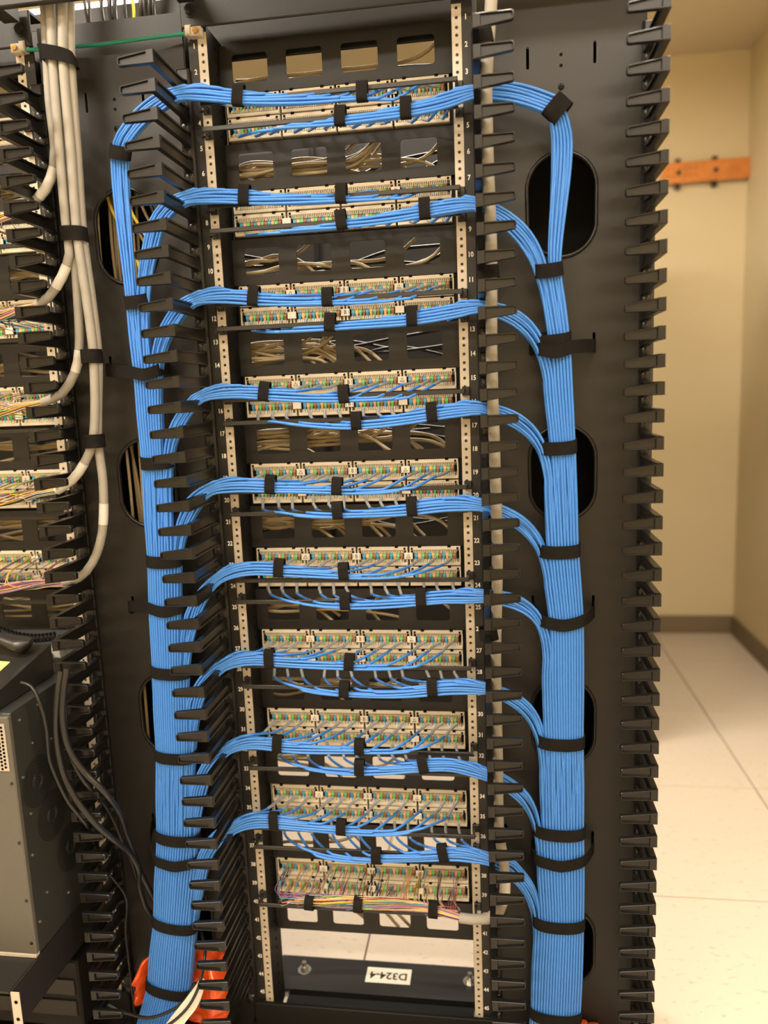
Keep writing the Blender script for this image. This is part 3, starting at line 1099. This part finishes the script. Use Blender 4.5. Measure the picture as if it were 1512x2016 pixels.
# straps around the two trunks
for side in (-1, 1):
    word = 'left' if side < 0 else 'right'
    tr_ = LTRUNK if side < 0 else RTRUNK
    if side < 0:
        rings = [(0, 300, 14), (1, 592, 4), (3, 908, 0), (4, 1100, -2), (5, 1318, -4), (6, 1483, -5), (7.0, 1642, -4), (8, 1813, -5), (9, 1940, -6)]
        slots = [(2, 735, 1), (4.5, 1195, 2), (7.25, 1690, 3)]
    else:
        rings = [(0.02, 215, 0), (1, 530, 4), (2, 668, 4), (3, 878, 3), (4, 1080, 3), (6, 1455, 0), (7, 1630, -2), (8, 1810, -3), (9, 1990, -5)]
        slots = [(2.05, 690, 1), (5, 1222, 2), (7.3, 1688, 3)]
    zs = [at(*p, Y=TRY) for p in tr_]

    def trunk_at(py):
        ys = [p[1] for p in tr_]
        j = max(0, min(len(ys) - 2, int(np.searchsorted(ys, py)) - 1))
        f = (py - ys[j]) / (ys[j + 1] - ys[j])
        c = zs[j] * (1 - f) + zs[j + 1] * f
        w = NCOL[j] * (1 - f) + NCOL[j + 1] * f
        la = max(2, round(NB * (level(j) + 1) / NCOL[j]))
        lb = max(2, round(NB * (level(j + 1) + 1) / NCOL[j + 1]))
        return c, w * PITCH / 2, max(la, lb) * PITCH * .43 + .0025, (zs[j + 1] - zs[j]) / np.linalg.norm(zs[j + 1] - zs[j])
    for n, (j, py, tilt) in enumerate(rings):
        q = MB()
        if side > 0 and n == 0:
            c = at(1097, 214, Y=-0.064)
            ax = np.array([.72, 0, -.69])
            nv = np.array([.69, 0, .72])
            q.ring(c, ax, nv, (0, 1, 0), 0.021, 0.011, 0.030, 0.0016, 30, e=2.6)
            lab = 'wide black strap on the bend of the top bundle in the right cable manager'
        else:
            c, a_, b_, ax = trunk_at(py)
            if side < 0 and n == 0:
                ax = np.array([-.25, 0, -.97])
            c = c.copy()
            if j > 3:
                c[1] -= .003
            ax = np.array([ax[0], 0, ax[2]]) / math.hypot(ax[0], ax[2])
            th = math.radians(tilt * .6)
            nv = np.array([-ax[2], 0, ax[0]])
            q.ring(c, ax, nv, (0, 1, 0), a_ + .0012, b_ + .002, 0.024, 0.0018, 36, e=2.3, bow=-.004)
            lab = 'black strap around the %s blue trunk, %s from the top' % (word, ORD[n])
        tag(q.build('trunk_strap', M_VELCRO), lab, 'strap')
    for n, (j, py, si) in enumerate(slots):
        c, a_, b_, ax = trunk_at(py)
        cx = side * 0.412
        zs_ = SLZ[si]
        yb = c[1] - b_ - .004
        sag = c[2]
        P = [(cx - .057, 0.004, zs_ - .006), (cx - .057, -0.006, zs_ - .007)]
        P += [(min(cx - .052, c[0] - a_ - .004), -0.03, zs_ * .5 + sag * .5), (c[0] - a_ * .93, c[1] - b_ * .62 - .004, sag + .003), (c[0] - a_ * .55, c[1] - b_ * .97 - .004, sag), (c[0], yb - .003, sag - .003),
              (c[0] + a_ * .55, c[1] - b_ * .97 - .004, sag), (c[0] + a_ * .93, c[1] - b_ * .62 - .004, sag + .004), (max(cx + .052, c[0] + a_ + .004), -0.03, zs_ * .5 + sag * .5)]
        P += [(cx + .057, -0.006, zs_ - .007), (cx + .057, 0.004, zs_ - .006)]
        S = spline(P, 0.006)
        q = MB()
        w = 0.0115
        Tn = np.gradient(S, axis=0)
        vs, fs = [], []
        for p, t_ in zip(S, Tn):
            no = np.array([t_[1], -t_[0], 0])
            no /= np.linalg.norm(no) + 1e-9
            if no[1] > 0 and abs(p[0] - c[0]) < a_ * .6:
                no = -no
            for dz, dn in ((-w, 0), (-w, .0016), (w, .0016), (w, 0)):
                vs.append((p[0] + no[0] * dn, p[1] + no[1] * dn, p[2] + dz))
        for a in range(len(S) - 1):
            for k in range(4):
                fs.append((a * 4 + k, a * 4 + (k + 1) % 4, a * 4 + 4 + (k + 1) % 4, a * 4 + 4 + k))
        q.add(vs, fs)
        tag(q.build('anchor_strap', M_VELCRO), 'black strap from the panel slots around the %s blue trunk, %s from the top' % (word, ORD[n]), 'strap')

# ------------------------------------------------------------------ thick grey cables and their coloured wires
def fan_wires(parent, path, zrow, xr, n, spread=0.010, seed=1, y_end=0.056):
    """thin coloured wires: along the path from the jacket end, then up to the teeth of one row"""
    r = random.Random(seed)
    q = MB()
    P = spline(path, 0.03)
    for k in range(n):
        ng = 12
        cl = int(k * ng / n)
        xt = xr[0] + (xr[1] - xr[0]) * (cl + .5 + r.uniform(-.32, .32)) / ng
        a, rr = r.random() * 6.28, spread * math.sqrt(r.random())
        ph = r.random() * 6
        pts = []
        for i, p in enumerate(P):
            if p[0] < xt + 0.02 and i > 1:
                break
            kk = min(1, .45 + i * .2)
            pts.append(p + np.array([0, rr * kk * math.cos(a + i * .35) * .8, rr * kk * math.sin(a + i * .35 + .3 * math.sin(ph))]))
        last = pts[-1]
        zt = zrow - (0.012 if r.random() < .5 else 0.0545) - r.random() * .012
        sag = r.uniform(-.004, .006)
        pts += [np.array([xt + .012, last[1] * .6 + .004, last[2] * .85 + zt * .15 - sag]), np.array([xt + r.uniform(-.006, .006), last[1] * .3 + y_end * .3 - .006, last[2] * .45 + zt * .55]),
                np.array([xt, y_end, zt])]
        q.tube(spline(pts, 0.016), 0.00085, 4, r.randrange(len(FAN)) if r.random() < .6 else (4, 6, 3, 0, 10, 8, 2)[cl % 7])
    o = stuff(q.build('coloured_wires', FAN, parent))
    o['label'] = 'bunch of thin wires in many colours'
    return o


def sticker(parent, P, r, s0, s1):
    d = np.cumsum(np.r_[0, np.linalg.norm(np.diff(P, axis=0), axis=1)])
    a, b = int(np.searchsorted(d, s0)), int(np.searchsorted(d, s1))
    q = MB()
    q.tube(P[a:b + 1], r + .0006, 16)
    o = q.build('sticker', M_STICK, parent)
    o['label'] = 'white printed wrap-around sticker'


def grey_cable(pts, r, label, stick=None, sides=14):
    P = spline(pts, 0.02)
    t = thing('grey_trunk_cable', label, 'cable', tuple(P[-1]), 'grey trunk cables')
    off = P[-1]
    q = MB()
    q.tube(P - off, r, sides)
    q.build('jacket', M_GREY, t)
    L = np.cumsum(np.r_[0, np.linalg.norm(np.diff(P, axis=0), axis=1)])[-1]
    if stick:
        sticker(t, P - off, r, L - stick[0], L - stick[1])
    return t, off


GY = -0.092
gp = [at(969, -120, Y=GY), at(967, 0, Y=GY), at(958, 150, Y=GY), at(960, 300, Y=GY), at(967, 480, Y=GY), at(968, 700, Y=GY), at(974, 900, Y=GY), at(979, 1100, Y=GY),
      at(976, 1300, Y=GY), at(980, 1500, Y=GY), at(983, 1640, Y=GY), at(992, 1700, Y=GY), at(994, 1755, Y=GY), at(984, 1792, Y=-.085), at(960, 1809, Y=-.075),
      at(930, 1810, Y=-.065), at(906, 1807, Y=-.06)]
t, off = grey_cable(gp, 0.0102, 'thick grey cable running down beside the right fingers, ending in coloured wires', (0.175, 0.135))
wp = [at(906, 1807, Y=-.06), at(853, 1791, Y=-.052), at(780, 1781, Y=-.05), at(706, 1777, Y=-.05), at(610, 1772, Y=-.05), at(540, 1764, Y=-.045)]
fan_wires(t, [p - off for p in wp], PZ[10] - off[2], (-.200 - off[0], .200 - off[0]), 150, 0.0125, 5, 0.060 - off[1])
for n, (px, py, hw) in enumerate(((610, 1776, .0135), (706, 1780, .0145), (853, 1790, .0155))):
    c = at(px, py, Y=-.05)
    q = MB()
    q.ring(c, (1, 0, -.05), (.05, 0, 1), (0, 1, 0), hw, 0.013, 0.019, 0.0016, 26, e=2.6)
    tag(q.build('cable_strap', M_VELCRO), 'black strap around the coloured wires of the lowest panel, %s' % ('leftmost', 'middle one', 'rightmost')[n], 'strap')

GL = [  # pixel path, depth, row, sticker
    ([(86, -90), (88, 0), (93, 110), (98, 200), (108, 290), (106, 330), (90, 372), (62, 402), (38, 418)], -0.066, 2, (.115, .06)),
    ([(96, -90), (99, 0), (104, 110), (118, 300), (131, 450), (137, 500), (122, 545), (96, 585), (72, 602)], -0.080, 3, (.115, .06)),
    ([(106, -90), (110, 0), (114, 110), (130, 300), (143, 460), (152, 570), (156, 690), (148, 732), (122, 775), (84, 792)], -0.068, 4, (.155, .10)),
    ([(120, -90), (124, 0), (124, 110), (140, 300), (152, 460), (172, 600), (184, 702), (183, 866), (166, 912), (142, 945), (112, 966)], -0.082, 5, (.085, .035)),
    ([(134, -90), (137, 0), (139, 115), (152, 300), (163, 460), (182, 600), (193, 702), (193, 868), (203, 950), (201, 1050), (182, 1108), (155, 1138), (125, 1146)], -0.070, 6, (.215, .165)),
]
for n, (pp, yy, row, st) in enumerate(GL):
    pts = [at(x, y, Y=yy) for x, y in pp]
    t, off = grey_cable(pts, 0.0086, 'thick grey cable dropping from overhead to the %s panel of the left rack' % ORD[row - 1], st)
    e = pts[-1]
    x_end = -1.04
    wp = [e + np.array([.006, 0, 0]), e + np.array([-.05, .012, -.006]), np.array([(e[0] + x_end) / 2, -.045, PZ[row] - .062]), np.array([x_end, -.045, PZ[row] - .056])]
    fan_wires(t, [p - off for p in wp], PZ[row] - off[2], (-1.03 - off[0], -.62 - off[0]), 70, 0.012, 20 + n, 0.060 - off[1])
for n, (px, py, w, yy, tilt) in enumerate(((115, 112, .030, -.075, .30), (147, 462, .0215, -.075, .05), (181, 702, .0165, -.076, 0), (187, 868, .0150, -.077, 0))):
    c = at(px, py, Y=yy)
    q = MB()
    ax = np.array([.08, 0, -1])
    q.ring(c, (tilt, 0, -1), (1, 0, -tilt * .8), (0, 1, 0), w, 0.0185, 0.026, 0.0018, 30, e=2.6)
    tag(q.build('trunk_strap', M_VELCRO), 'black strap around the bunch of thick grey cables, %s from the top' % ORD[n], 'strap')
for n, (px, py) in enumerate(((950, 76), (962, 537), (963, 1246), (983, 1640))):
    c = at(px, py, Y=GY)
    q = MB()
    q.ring(c, (.1, 0, -1), (1, 0, .1), (0, 1, 0), 0.0165, 0.0145, 0.022, 0.0018, 26, e=2.4)
    tag(q.build('trunk_strap', M_VELCRO), 'black strap holding the single grey cable to the right fingers, %s from the top' % ORD[n], 'strap')

# green earth wire between the rack tops
gw = [at(40, 98, Y=-.010), at(60, 98, Y=-.012), at(110, 95, Y=-.016), at(200, 87, Y=-.020), at(300, 74, Y=-.018), at(362, 67, Y=-.012), at(380, 66, Y=-.010)]
gt = thing('earth_wire', 'green earth wire strung between the tops of the two racks', 'wire', tuple(gw[3]))
q = MB()
q.tube(spline([p - gw[3] for p in gw], .015), 0.0034, 10)
q.build('green_wire', M_GREEN, gt)
for px, py, s in ((38, 99, -1), (388, 66, 1)):
    c = at(px, py, Y=-.004) - gw[3]
    q = MB()
    q.bbox(c[0] - .011, c[0] + .011, c[1] - .012, c[1] + .004, c[2] - .008, c[2] + .008, .002)
    q.bbox(c[0] - s * .013 - .006, c[0] - s * .013 + .006, c[1] - .014, c[1] + .004, c[2] - .007, c[2] + .011, .002)
    lug = q.build('lug', M_STRIP, gt)
    q = MB()
    q.cyl((c[0] + s * .002, c[1] - .016, c[2]), (c[0] + s * .002, c[1] - .012, c[2]), .0058, n=12)
    q.box(c[0] + s * .002 - .004, c[0] + s * .002 + .004, c[1] - .0163, c[1] - .016, c[2] - .0007, c[2] + .0007)
    q.build('screw', M_BRASS, lug)

# ------------------------------------------------------------------ tan and black cables seen through the panel windows and ovals
def loose(pts, r, m, name, label, cat, group):
    q = MB()
    q.tube(spline(pts, .014), r, 6)
    return tag(q.build(name, m), label, cat, group)


DENS = [1, 14, 6, 14, 14, 14, 9, 7, 5, 3, 6]
for k in range(0, 10 + 1):
    zc = TOP - 4 * k * U - .043
    where = 'tan cable seen through the windows of the blank panel %s' % (
        'at the very top' if k == 0 else ('at the bottom' if k == 10 else 'above the %s punch-down panel' % (ORD[k] if k < 10 else 'last')))
    for n in range(DENS[k]):
        xe = rnd.choice((-.10, -.06, -.05, 0.0, .03, .03, .09, .16))
        up = rnd.choice((-1, 1))
        y0 = rnd.uniform(.088, .12)
        z0 = zc + rnd.uniform(-.02, .02)
        pts = [(-.30, y0 + .02, z0 + rnd.uniform(-.06, .05)), (-.20, y0, z0 + rnd.uniform(-.012, .012)), ((xe - .2) / 2, y0 + rnd.uniform(-.01, .01), z0 + rnd.uniform(-.012, .012)),
               (xe, y0, z0 + up * rnd.uniform(.0, .016)), (xe + .05, y0 - .01, z0 + up * .045)]
        loose(pts, .0036, M_TAN, 'tan_cable', where, 'cable', 'tan cables behind the middle rack, blank panel %d' % (k + 1))
    for n in range(4):
        y0 = rnd.uniform(.17, .24)
        z0 = zc + rnd.uniform(-.025, .025)
        pts = [(-.24, y0, z0 + rnd.uniform(-.04, .03)), (-.05, y0 + .02, z0 + rnd.uniform(-.02, .02)), (.08, y0, z0 + rnd.uniform(-.02, .02)), (.24, y0, z0 + rnd.uniform(-.03, .05))]
        loose(pts, .0035, M_BLACKC, 'black_cable', where.replace('tan', 'black'), 'cable', 'black cables behind the middle rack, blank panel %d' % (k + 1))
for k in range(1, 7):
    zc = TOP - 4 * k * U - .043
    for n in range(9):
        y0 = rnd.uniform(.088, .12)
        z0 = zc + rnd.uniform(-.02, .02)
        pts = [(-.54, y0 + .02, z0 + rnd.uniform(-.06, .05)), (-.64, y0, z0 + rnd.uniform(-.012, .012)), (-.75, y0, z0 + rnd.uniform(-.015, .015)), (-.88, y0, z0 + rnd.uniform(-.02, .02)), (-.95, y0 - .02, z0 + .05)]
        loose(pts, .0032, M_TAN, 'tan_cable', 'tan cable behind the %s blank panel of the left rack' % ORD[k], 'cable', 'tan cables behind the left rack, blank panel %d' % (k + 1))
for n in range(16):
    xx = -.474 + n * .0062
    y0 = rnd.uniform(.025, .06)
    wob = [rnd.uniform(-.012, .012) for _ in range(8)]
    if n < 11:
        pts = [(xx + wob[i], y0 + wob[(i + 3) % 8] * .5, 1.95 - i * .25) for i in range(8)]
        loose(pts, .0034, M_TAN, 'tan_cable', 'tan cable hanging behind the ovals of the left cable manager', 'cable', 'tan cables behind the left manager')
    else:
        xx = -.46 + (n - 11) * .02
        pts = [(xx - .02, y0, 1.90), (xx + .01, y0 - .01, 1.78), (xx + .045, y0, 1.70), (xx + .06, y0, 1.55), (xx + .03, y0 + .02, 1.40)]
        loose(pts, .0034, M_YELLOWC if n % 2 else M_TAN, 'yellow_cable' if n % 2 else 'tan_cable',
              ('yellow' if n % 2 else 'pale tan') + ' cable crossing inside the top oval of the left manager', 'cable', 'crossing cables in the top left oval')

# ------------------------------------------------------------------ overhead: runway bar, brackets, hanging cables
rt = thing('cable_runway', 'black overhead runway bar with brackets above the racks', 'runway', (-.4, -.12, 2.12))
q = MB()
q.bbox(-1.0, 1.3, 0, .012, -.028, .032, .002)
q.build('side_bar', M_METAL, rt)
for x in (-.585, -.245 + .0, .245, .585):
    q = MB()
    q.box(x + .4 - .015, x + .4 + .015, .012, .090, -.012, .018)
    q.build('cross_bar', M_METAL, rt)
q = MB()
q.bbox(-1.0, 1.3, .40, .412, -.028 + .12, .032 + .12, .002)
q.build('side_bar', M_METAL, rt)
for n, (px, w, m) in enumerate(((168, .004, M_BLACKC), (176, .004, M_BLACKC), (200, .0045, M_BLACKC), (216, .006, M_BLACKC), (226, .006, M_BLACKC), (246, .004, M_BLACKC), (263, .004, M_YELLOWC),
                                 (277, .007, M_BLACKC), (285, .007, M_BLACKC), (294, .007, M_BLACKC), (302, .006, M_BLACKC))):
    a, b, c = at(px + rnd.uniform(-10, 6), -60, Y=.24), at(px, 15, Y=.24), at(px + rnd.uniform(0, 10), 70, Y=.22)
    loose([a + np.array([0, .02, .12]), a, b, c, c + np.array([.01, -.02, -.2])], w * .8, m, 'overhead_cable',
          ('yellow' if m is M_YELLOWC else 'black') + ' cable dropping behind the left cable manager', 'cable', 'cables dropping behind the left manager')

# ------------------------------------------------------------------ left rack: shelf, case, telephone
sh = thing('equipment_shelf', 'black steel shelf carrying the grey equipment case at the lower left', 'shelf', (-.83, 0, .353))
q = MB()
q.box(-.215, .222, -.335, .30, -.004, 0)
q.build('tray', M_METAL, sh)
for s in (-1, 1):
    q = MB()
    x = .2265 if s > 0 else -.2225
    q.box(x - .0035, x, -.335, -.002, -.085, 0.0)
    e = q.build('side_plate', M_METAL, sh)
    q = MB()
    q.box(min(x, x + s * .017), max(x, x + s * .017), -.337, -.3355, -.10, 0.002)
    for z in (-.018, -.053, -.085):
        q.cyl((x + s * .009, -.3375, z), (x + s * .009, -.3368, z), .0036, n=10, mi=1)
    q.build('front_ear', [M_STRIP, M_HOLE], e)
cs = thing('equipment_case', 'large grey rack case with a perforated front, standing on the black shelf', 'equipment', (-.83, -.245, .354))
q = MB()
q.bbox(-.215, .223, .004, .50, 0, .494, .003)
q.build('case_body', M_SSIDE, cs)
q = MB()
q.bbox(-.218, .2235, -.004, .004, .006, .490, .002)
q.build('front_panel', M_SERVER, cs)
q = MB()
q.box(-.218, .2235, -.006, .006, 0, .006)
q.build('front_lip', M_STRIP, cs)
q = MB()
q.box(-.20, .2155, -.0052, -.004, .385, .478, 0)
r_i = 0
for i in range(58):
    for j in range(13):
        x = -.196 + i * .0071
        z = .389 + j * .0071 + (.0035 if i % 2 else 0)
        if x < .08 or z > .4765:
            continue
        q.cyl((x, -.0056, z), (x, -.0053, z), .0027, n=6, mi=1, smooth=False)
stuff(q.build('perforated_grille', [M_STEEL, M_HOLE], cs))
for (cy, cz) in ((.062, .33), (.095, .24), (.145, .14)):
    q = MB()
    R = .048
    for rr in range(1, 12):
        nn = rr * 6
        for a in range(nn):
            th = 2 * PI * a / nn
            y, z = cy + rr * R / 11 * math.cos(th), cz + rr * R / 11 * math.sin(th)
            q.add([(.2236, y - .0012, z - .0012), (.2236, y + .0012, z - .0012), (.2236, y + .0012, z + .0012), (.2236, y - .0012, z + .0012)], [(0, 1, 2, 3)], 0)
    for rr in (.012, .016):
        q.tube([(.2236, cy + rr * math.cos(2 * PI * a / 20), cz + rr * math.sin(2 * PI * a / 20)) for a in range(21)], .0008, 4, 1)
    stuff(q.build('vent', [M_HOLE, M_SSIDE], cs))
for (y, z) in ((.03, .47), (.06, .41), (.02, .36), (.12, .39), (.03, .28), (.02, .20), (.05, .10), (.12, .05), (.17, .30), (.018, .06), (.09, .475)):
    q = MB()
    q.cyl((.2225, y, z), (.2250, y, z), .0026, n=8)
    q.build('screw', M_STEEL, cs)
for z in (.36, .24, .12, .03):
    q = MB()
    q.cyl((.216, -.0055, z), (.216, -.004, z), .003, n=8)
    q.build('screw', M_DSTEEL, cs)

ph = thing('desk_telephone', 'black desk telephone lying on top of the grey case', 'telephone', (-.70, -.16, .849))
cr = [at(100, 1268, Z=.915), at(0, 1358, Z=.885)]
dy = cr[1] - cr[0]
ang = math.atan2(dy[0], -dy[1])       # yaw of the right edge
ph.rotation_euler = (0, 0, ang)
ca, sa = math.cos(ang), math.sin(ang)
# wedge body in local coordinates: x across (right edge at xr), y depth (rear high)
rel = cr[0] - np.array([-.70, -.16, .849])
xr = rel[0] * ca + rel[1] * sa
yb = -rel[0] * sa + rel[1] * ca
xl, yf = xr - .21, yb - .235
q = MB()
vs = [(xl, yf, .001), (xr, yf, .001), (xr, yb, .001), (xl, yb, .001), (xl, yf, .024), (xr, yf, .024), (xr, yb, .066), (xl, yb, .066)]
cI = .006
vs += [(xl + cI, yf + cI, .028), (xr - cI, yf + cI, .028), (xr - cI, yb - cI, .068), (xl + cI, yb - cI, .068)]
q.add(vs, [(0, 3, 2, 1), (0, 1, 5, 4), (1, 2, 6, 5), (2, 3, 7, 6), (3, 0, 4, 7), (4, 5, 9, 8), (5, 6, 10, 9), (6, 7, 11, 10), (7, 4, 8, 11), (8, 9, 10, 11)])
q.build('phone_base', M_PHONE, ph)


def ptop(x, y):
    return .028 + (.068 - .028) * (y - yf) / (yb - yf)


# handset: a bowed bar with two swollen ends, lying across the rear of the base
q = MB()
hs = []
yh = yb - .045
n = 16
vs, fs = [], []
for i in range(n + 1):
    u = i / n
    x = xl - .02 + (xr - .012 - (xl - .02)) * u
    sw = math.exp(-((u - .08) / .13) ** 2) + math.exp(-((u - .90) / .13) ** 2)
    hw, hh = .019 + .008 * sw, .010 + .006 * sw
    tip = 1 if 0 < i < n else .35
    zc = ptop(x, yh) + .034 - .014 * sw
    for a in range(12):
        th = 2 * PI * a / 12
        vs.append((x, yh + hw * tip * math.cos(th), zc + hh * tip * math.sin(th)))
for i in range(n):
    for a in range(12):
        fs.append((i * 12 + a, i * 12 + (a + 1) % 12, i * 12 + 12 + (a + 1) % 12, i * 12 + 12 + a))
q.add(vs, fs, 0, True)
q.add(vs[:12], [tuple(range(12))])
q.add(vs[-12:], [tuple(range(12))])
q.build('handset', M_PHONE, ph)
q = MB()
q.box(xr - .150, xr - .055, yb - .150, yb - .146, ptop(0, yb - .148), ptop(0, yb - .148) + .003)
q.build('display_edge', M_SSIDE, ph)
for i in range(5):
    q = MB()
    x = xr - .045 - i * .017
    q.cyl((x - .004, yb - .118, ptop(0, yb - .118) + .002), (x + .004, yb - .115, ptop(0, yb - .115) + .002), .0030, n=8)
    q.build('button', M_STRIP, ph)
q = MB()
y0 = yb - .165
q.add([(xr - .045, y0, ptop(0, y0) + .001), (xr - .025, y0 + .004, ptop(0, y0 + .004) + .001), (xr - .025, y0 + .009, ptop(0, y0 + .009) + .003), (xr - .045, y0 + .005, ptop(0, y0 + .005) + .003)], [(0, 1, 2, 3)])
q.build('red_lamp', M_RED, ph)
q = MB()
pp = [at(-40, 1300, Z=.905), at(20, 1304, Z=.9045), at(0, 1322, Z=.8985), at(-45, 1345, Z=.892)]
pz = [p + np.array([0, 0, .0012]) for p in pp]
q.add(pp + pz, [(0, 1, 2, 3), (4, 5, 6, 7), (0, 1, 5, 4), (1, 2, 6, 5), (2, 3, 7, 6), (3, 0, 4, 7)])
tag(q.build('sticky_note', M_YELLOW), 'yellow sticky note on the front of the black telephone', 'note')
# curly cord and little wall box behind the telephone
a, b = at(-10, 1238, Y=.02), at(112, 1252, Y=.02)
q = MB()
pts = []
for i in range(150):
    u = i / 149
    th = u * 2 * PI * 16
    c = a + (b - a) * u + np.array([0, 0, -.012 * math.sin(u * PI)])
    pts.append(c + np.array([0, .0085 * math.cos(th), .0085 * math.sin(th)]))
q.tube(pts, .0022, 6)
tag(q.build('curly_cord', M_BLACKC), 'black curly telephone cord bunched behind the telephone', 'cord')
c = at(110, 1284, Y=.03)
jt = thing('junction_box', 'small white connection box with hanging wires behind the telephone', 'box', tuple(c))
q = MB()
q.bbox(-.017, .016, -.012, .012, -.010, .012, .002)
q.build('box_body', M_STICK, jt)
q = MB()
q.tube(spline([(0, -.014, .002), (.004, -.02, -.012), (.012, -.02, -.02), (.022, -.01, -.03)], .006), .0016, 6)
q.tube(spline([(-.006, -.014, .004), (-.02, -.02, .010), (-.035, -.01, .022)], .006), .0016, 6)
q.build('wires', M_BLACKC, jt)
# dark box added under the shelf to hide the pale floor
lt = thing('added_dark_box', 'dark box added low in the left rack, hiding the floor under the shelf', 'equipment', (-.83, -.12, .078))
q = MB()
q.bbox(-.215, .220, 0, .50, .0, .16, .004)
q.build('case_body', M_CAB_SHADE, lt)
q = MB()
for z in (.05, .10):
    q.bbox(-.21, .21, -.004, -.0002, z - .018, z + .018, .001)
q.build('front_cover', M_PANEL, lt)

# black power leads from the case into the manager
LEADS = [
    ([(42, 1344, -.20), (62, 1352, -.205), (82, 1395, -.21), (92, 1440, -.20), (97, 1495, -.19), (112, 1535, -.185), (135, 1580, -.18), (167, 1620, -.172), (178, 1640, -.12), (190, 1680, -.08)], .0036,
     'thin black lead from under the telephone over the case'),
    ([(121, 1322, -.175), (114, 1360, -.185), (110, 1420, -.187), (113, 1470, -.185), (127, 1530, -.18), (152, 1577, -.178), (187, 1621, -.172), (226, 1655, -.14), (256, 1681, -.10), (272, 1712, -.08),
      (274, 1745, -.06), (288, 1788, -.045), (308, 1812, -.03), (330, 1840, -.024), (338, 1900, -.02)], .0062, 'thickest black lead sagging from the grey case to the left blue trunk'),
    ([(132, 1316, -.175), (124, 1370, -.184), (124, 1425, -.186), (136, 1475, -.184), (166, 1520, -.176), (203, 1556, -.172), (234, 1598, -.13), (248, 1640, -.10), (263, 1682, -.085), (280, 1725, -.06), (306, 1775, -.04),
      (322, 1815, -.012), (326, 1900, -.012)], .0062, 'black lead curving above the others to the left blue trunk'),
    ([(128, 1390, -.168), (131, 1455, -.170), (146, 1505, -.170), (170, 1544, -.168), (198, 1574, -.12), (222, 1612, -.09), (243, 1662, -.07), (262, 1705, -.05), (275, 1760, -.035)], .0042, 'slim black lead between the two thick leads'),
    ([(184, 1650, -.07), (200, 1702, -.06), (228, 1737, -.05), (248, 1768, -.05), (247, 1830, -.05), (254, 1900, -.05), (268, 2012, -.05), (272, 2050, -.05)], .0028, 'thin black lead hanging down the left manager panel'),
    ([(210, 1975, -.10), (237, 1990, -.10), (262, 1998, -.105), (290, 2004, -.112), (330, 1993, -.118), (365, 1969, -.118), (385, 1935, -.112)], .0034, 'black lead looping across the foot of the left blue trunk'),
    ([(318, 2026, -.135), (345, 2008, -.135), (372, 1980, -.135), (392, 1940, -.135), (402, 1895, -.125), (404, 1868, -.10), (399, 1846, -.06), (392, 1820, -.03)], .0032, 'black lead curving over the white strip of the orange bag'),
]
for pp, r, lab in LEADS:
    q = MB()
    q.tube(spline([at(x, y, Y=yy) for x, y, yy in pp], .012), r, 9)
    tag(q.build('power_lead', M_BLACKC), lab, 'cable', 'black leads at the lower left')

# ------------------------------------------------------------------ orange bags at the foot of the managers
def bag(name, cx, cz, hw, hd, hh, seed, label, trunkx, th):
    r = np.random.RandomState(seed)
    bm = bmesh.new()
    bmesh.ops.create_icosphere(bm, subdivisions=5, radius=1)
    dirs = r.normal(size=(26, 3))
    dirs /= np.linalg.norm(dirs, axis=1)[:, None]
    for v in bm.verts:
        d = np.array(v.co)
        cr_ = 0
        for k, q_ in enumerate(dirs):
            cr_ += .045 * abs(math.sin(6.0 * (d @ q_) + k))
        s = 1 - .30 * cr_
        x, y, z = d[0] * hw * s, d[1] * hd * s, d[2] * hh * s
        # hollowed where the trunk of cables presses against it
        wx = abs(cx + x - trunkx - (z * .12)) / th
        lim = -.0305 if wx < 1 else -.0305 - (wx - 1) * .10
        Y = -.03 + y
        if Y < lim:
            Y = lim
        if Y > -.004:
            Y = -.004 - .001 * abs(math.sin(9 * x / hw))
        cr2 = 0
        for k, q_ in enumerate(dirs[:12]):
            cr2 += abs(math.sin(11.0 * (d @ q_) + 2 * k)) - .6
        Y += .0022 * cr2 if lim - .002 < Y - .0001 else 0
        v.co = (min(max(x + .0022 * cr2, -.127), .127), max(-.136, min(Y, -.0045)), max(z + .0016 * cr2, .032 - cz))
    me = bpy.data.meshes.new(name)
    bm.to_mesh(me)
    bm.free()
    me.materials.append(M_ORANGE)
    me.polygons.foreach_set('use_smooth', [True] * len(me.polygons))
    o = put(name, me, None, (cx, 0, cz))
    return tag(o, label, 'bag')


bg = bag('plastic_bag', -.405, .118, .158, .125, .125, 4, 'crumpled orange plastic bag stuffed behind the foot of the left blue trunk', -.435, .062)
bag('plastic_bag', .425, .05, .095, .09, .055, 9, 'small orange plastic bag just showing behind the foot of the right blue trunk', .388, .06)
# white strip of the bag
q = MB()
L1 = [at(396, 1931, Y=-.122), at(385, 1948, Y=-.124), at(365, 1975, Y=-.126), at(340, 2006, Y=-.127), at(322, 2030, Y=-.127)]
L2 = [at(406, 1938, Y=-.118), at(400, 1960, Y=-.121), at(388, 1990, Y=-.124), at(368, 2016, Y=-.125), at(352, 2040, Y=-.125)]
A, B = spline(L1, .008), spline(L2, .008)
m_ = min(len(A), len(B))
A = A[np.linspace(0, len(A) - 1, m_).astype(int)]
B = B[np.linspace(0, len(B) - 1, m_).astype(int)]
th_ = np.array([0, .0012, 0])
vs = []
for i in range(m_):
    vs += [A[i], B[i], B[i] + th_, A[i] + th_]
fs = []
for i in range(m_ - 1):
    for k in range(4):
        fs.append((i * 4 + k, i * 4 + (k + 1) % 4, i * 4 + 4 + (k + 1) % 4, i * 4 + 4 + k))
fs += [(0, 1, 2, 3), tuple((m_ - 1) * 4 + k for k in (3, 2, 1, 0))]
q.add([v - np.array([-.405, 0, .110]) for v in vs], fs)
o = q.build('paper_strip', M_PAPER, bg)
o['label'] = 'curved white paper strip'
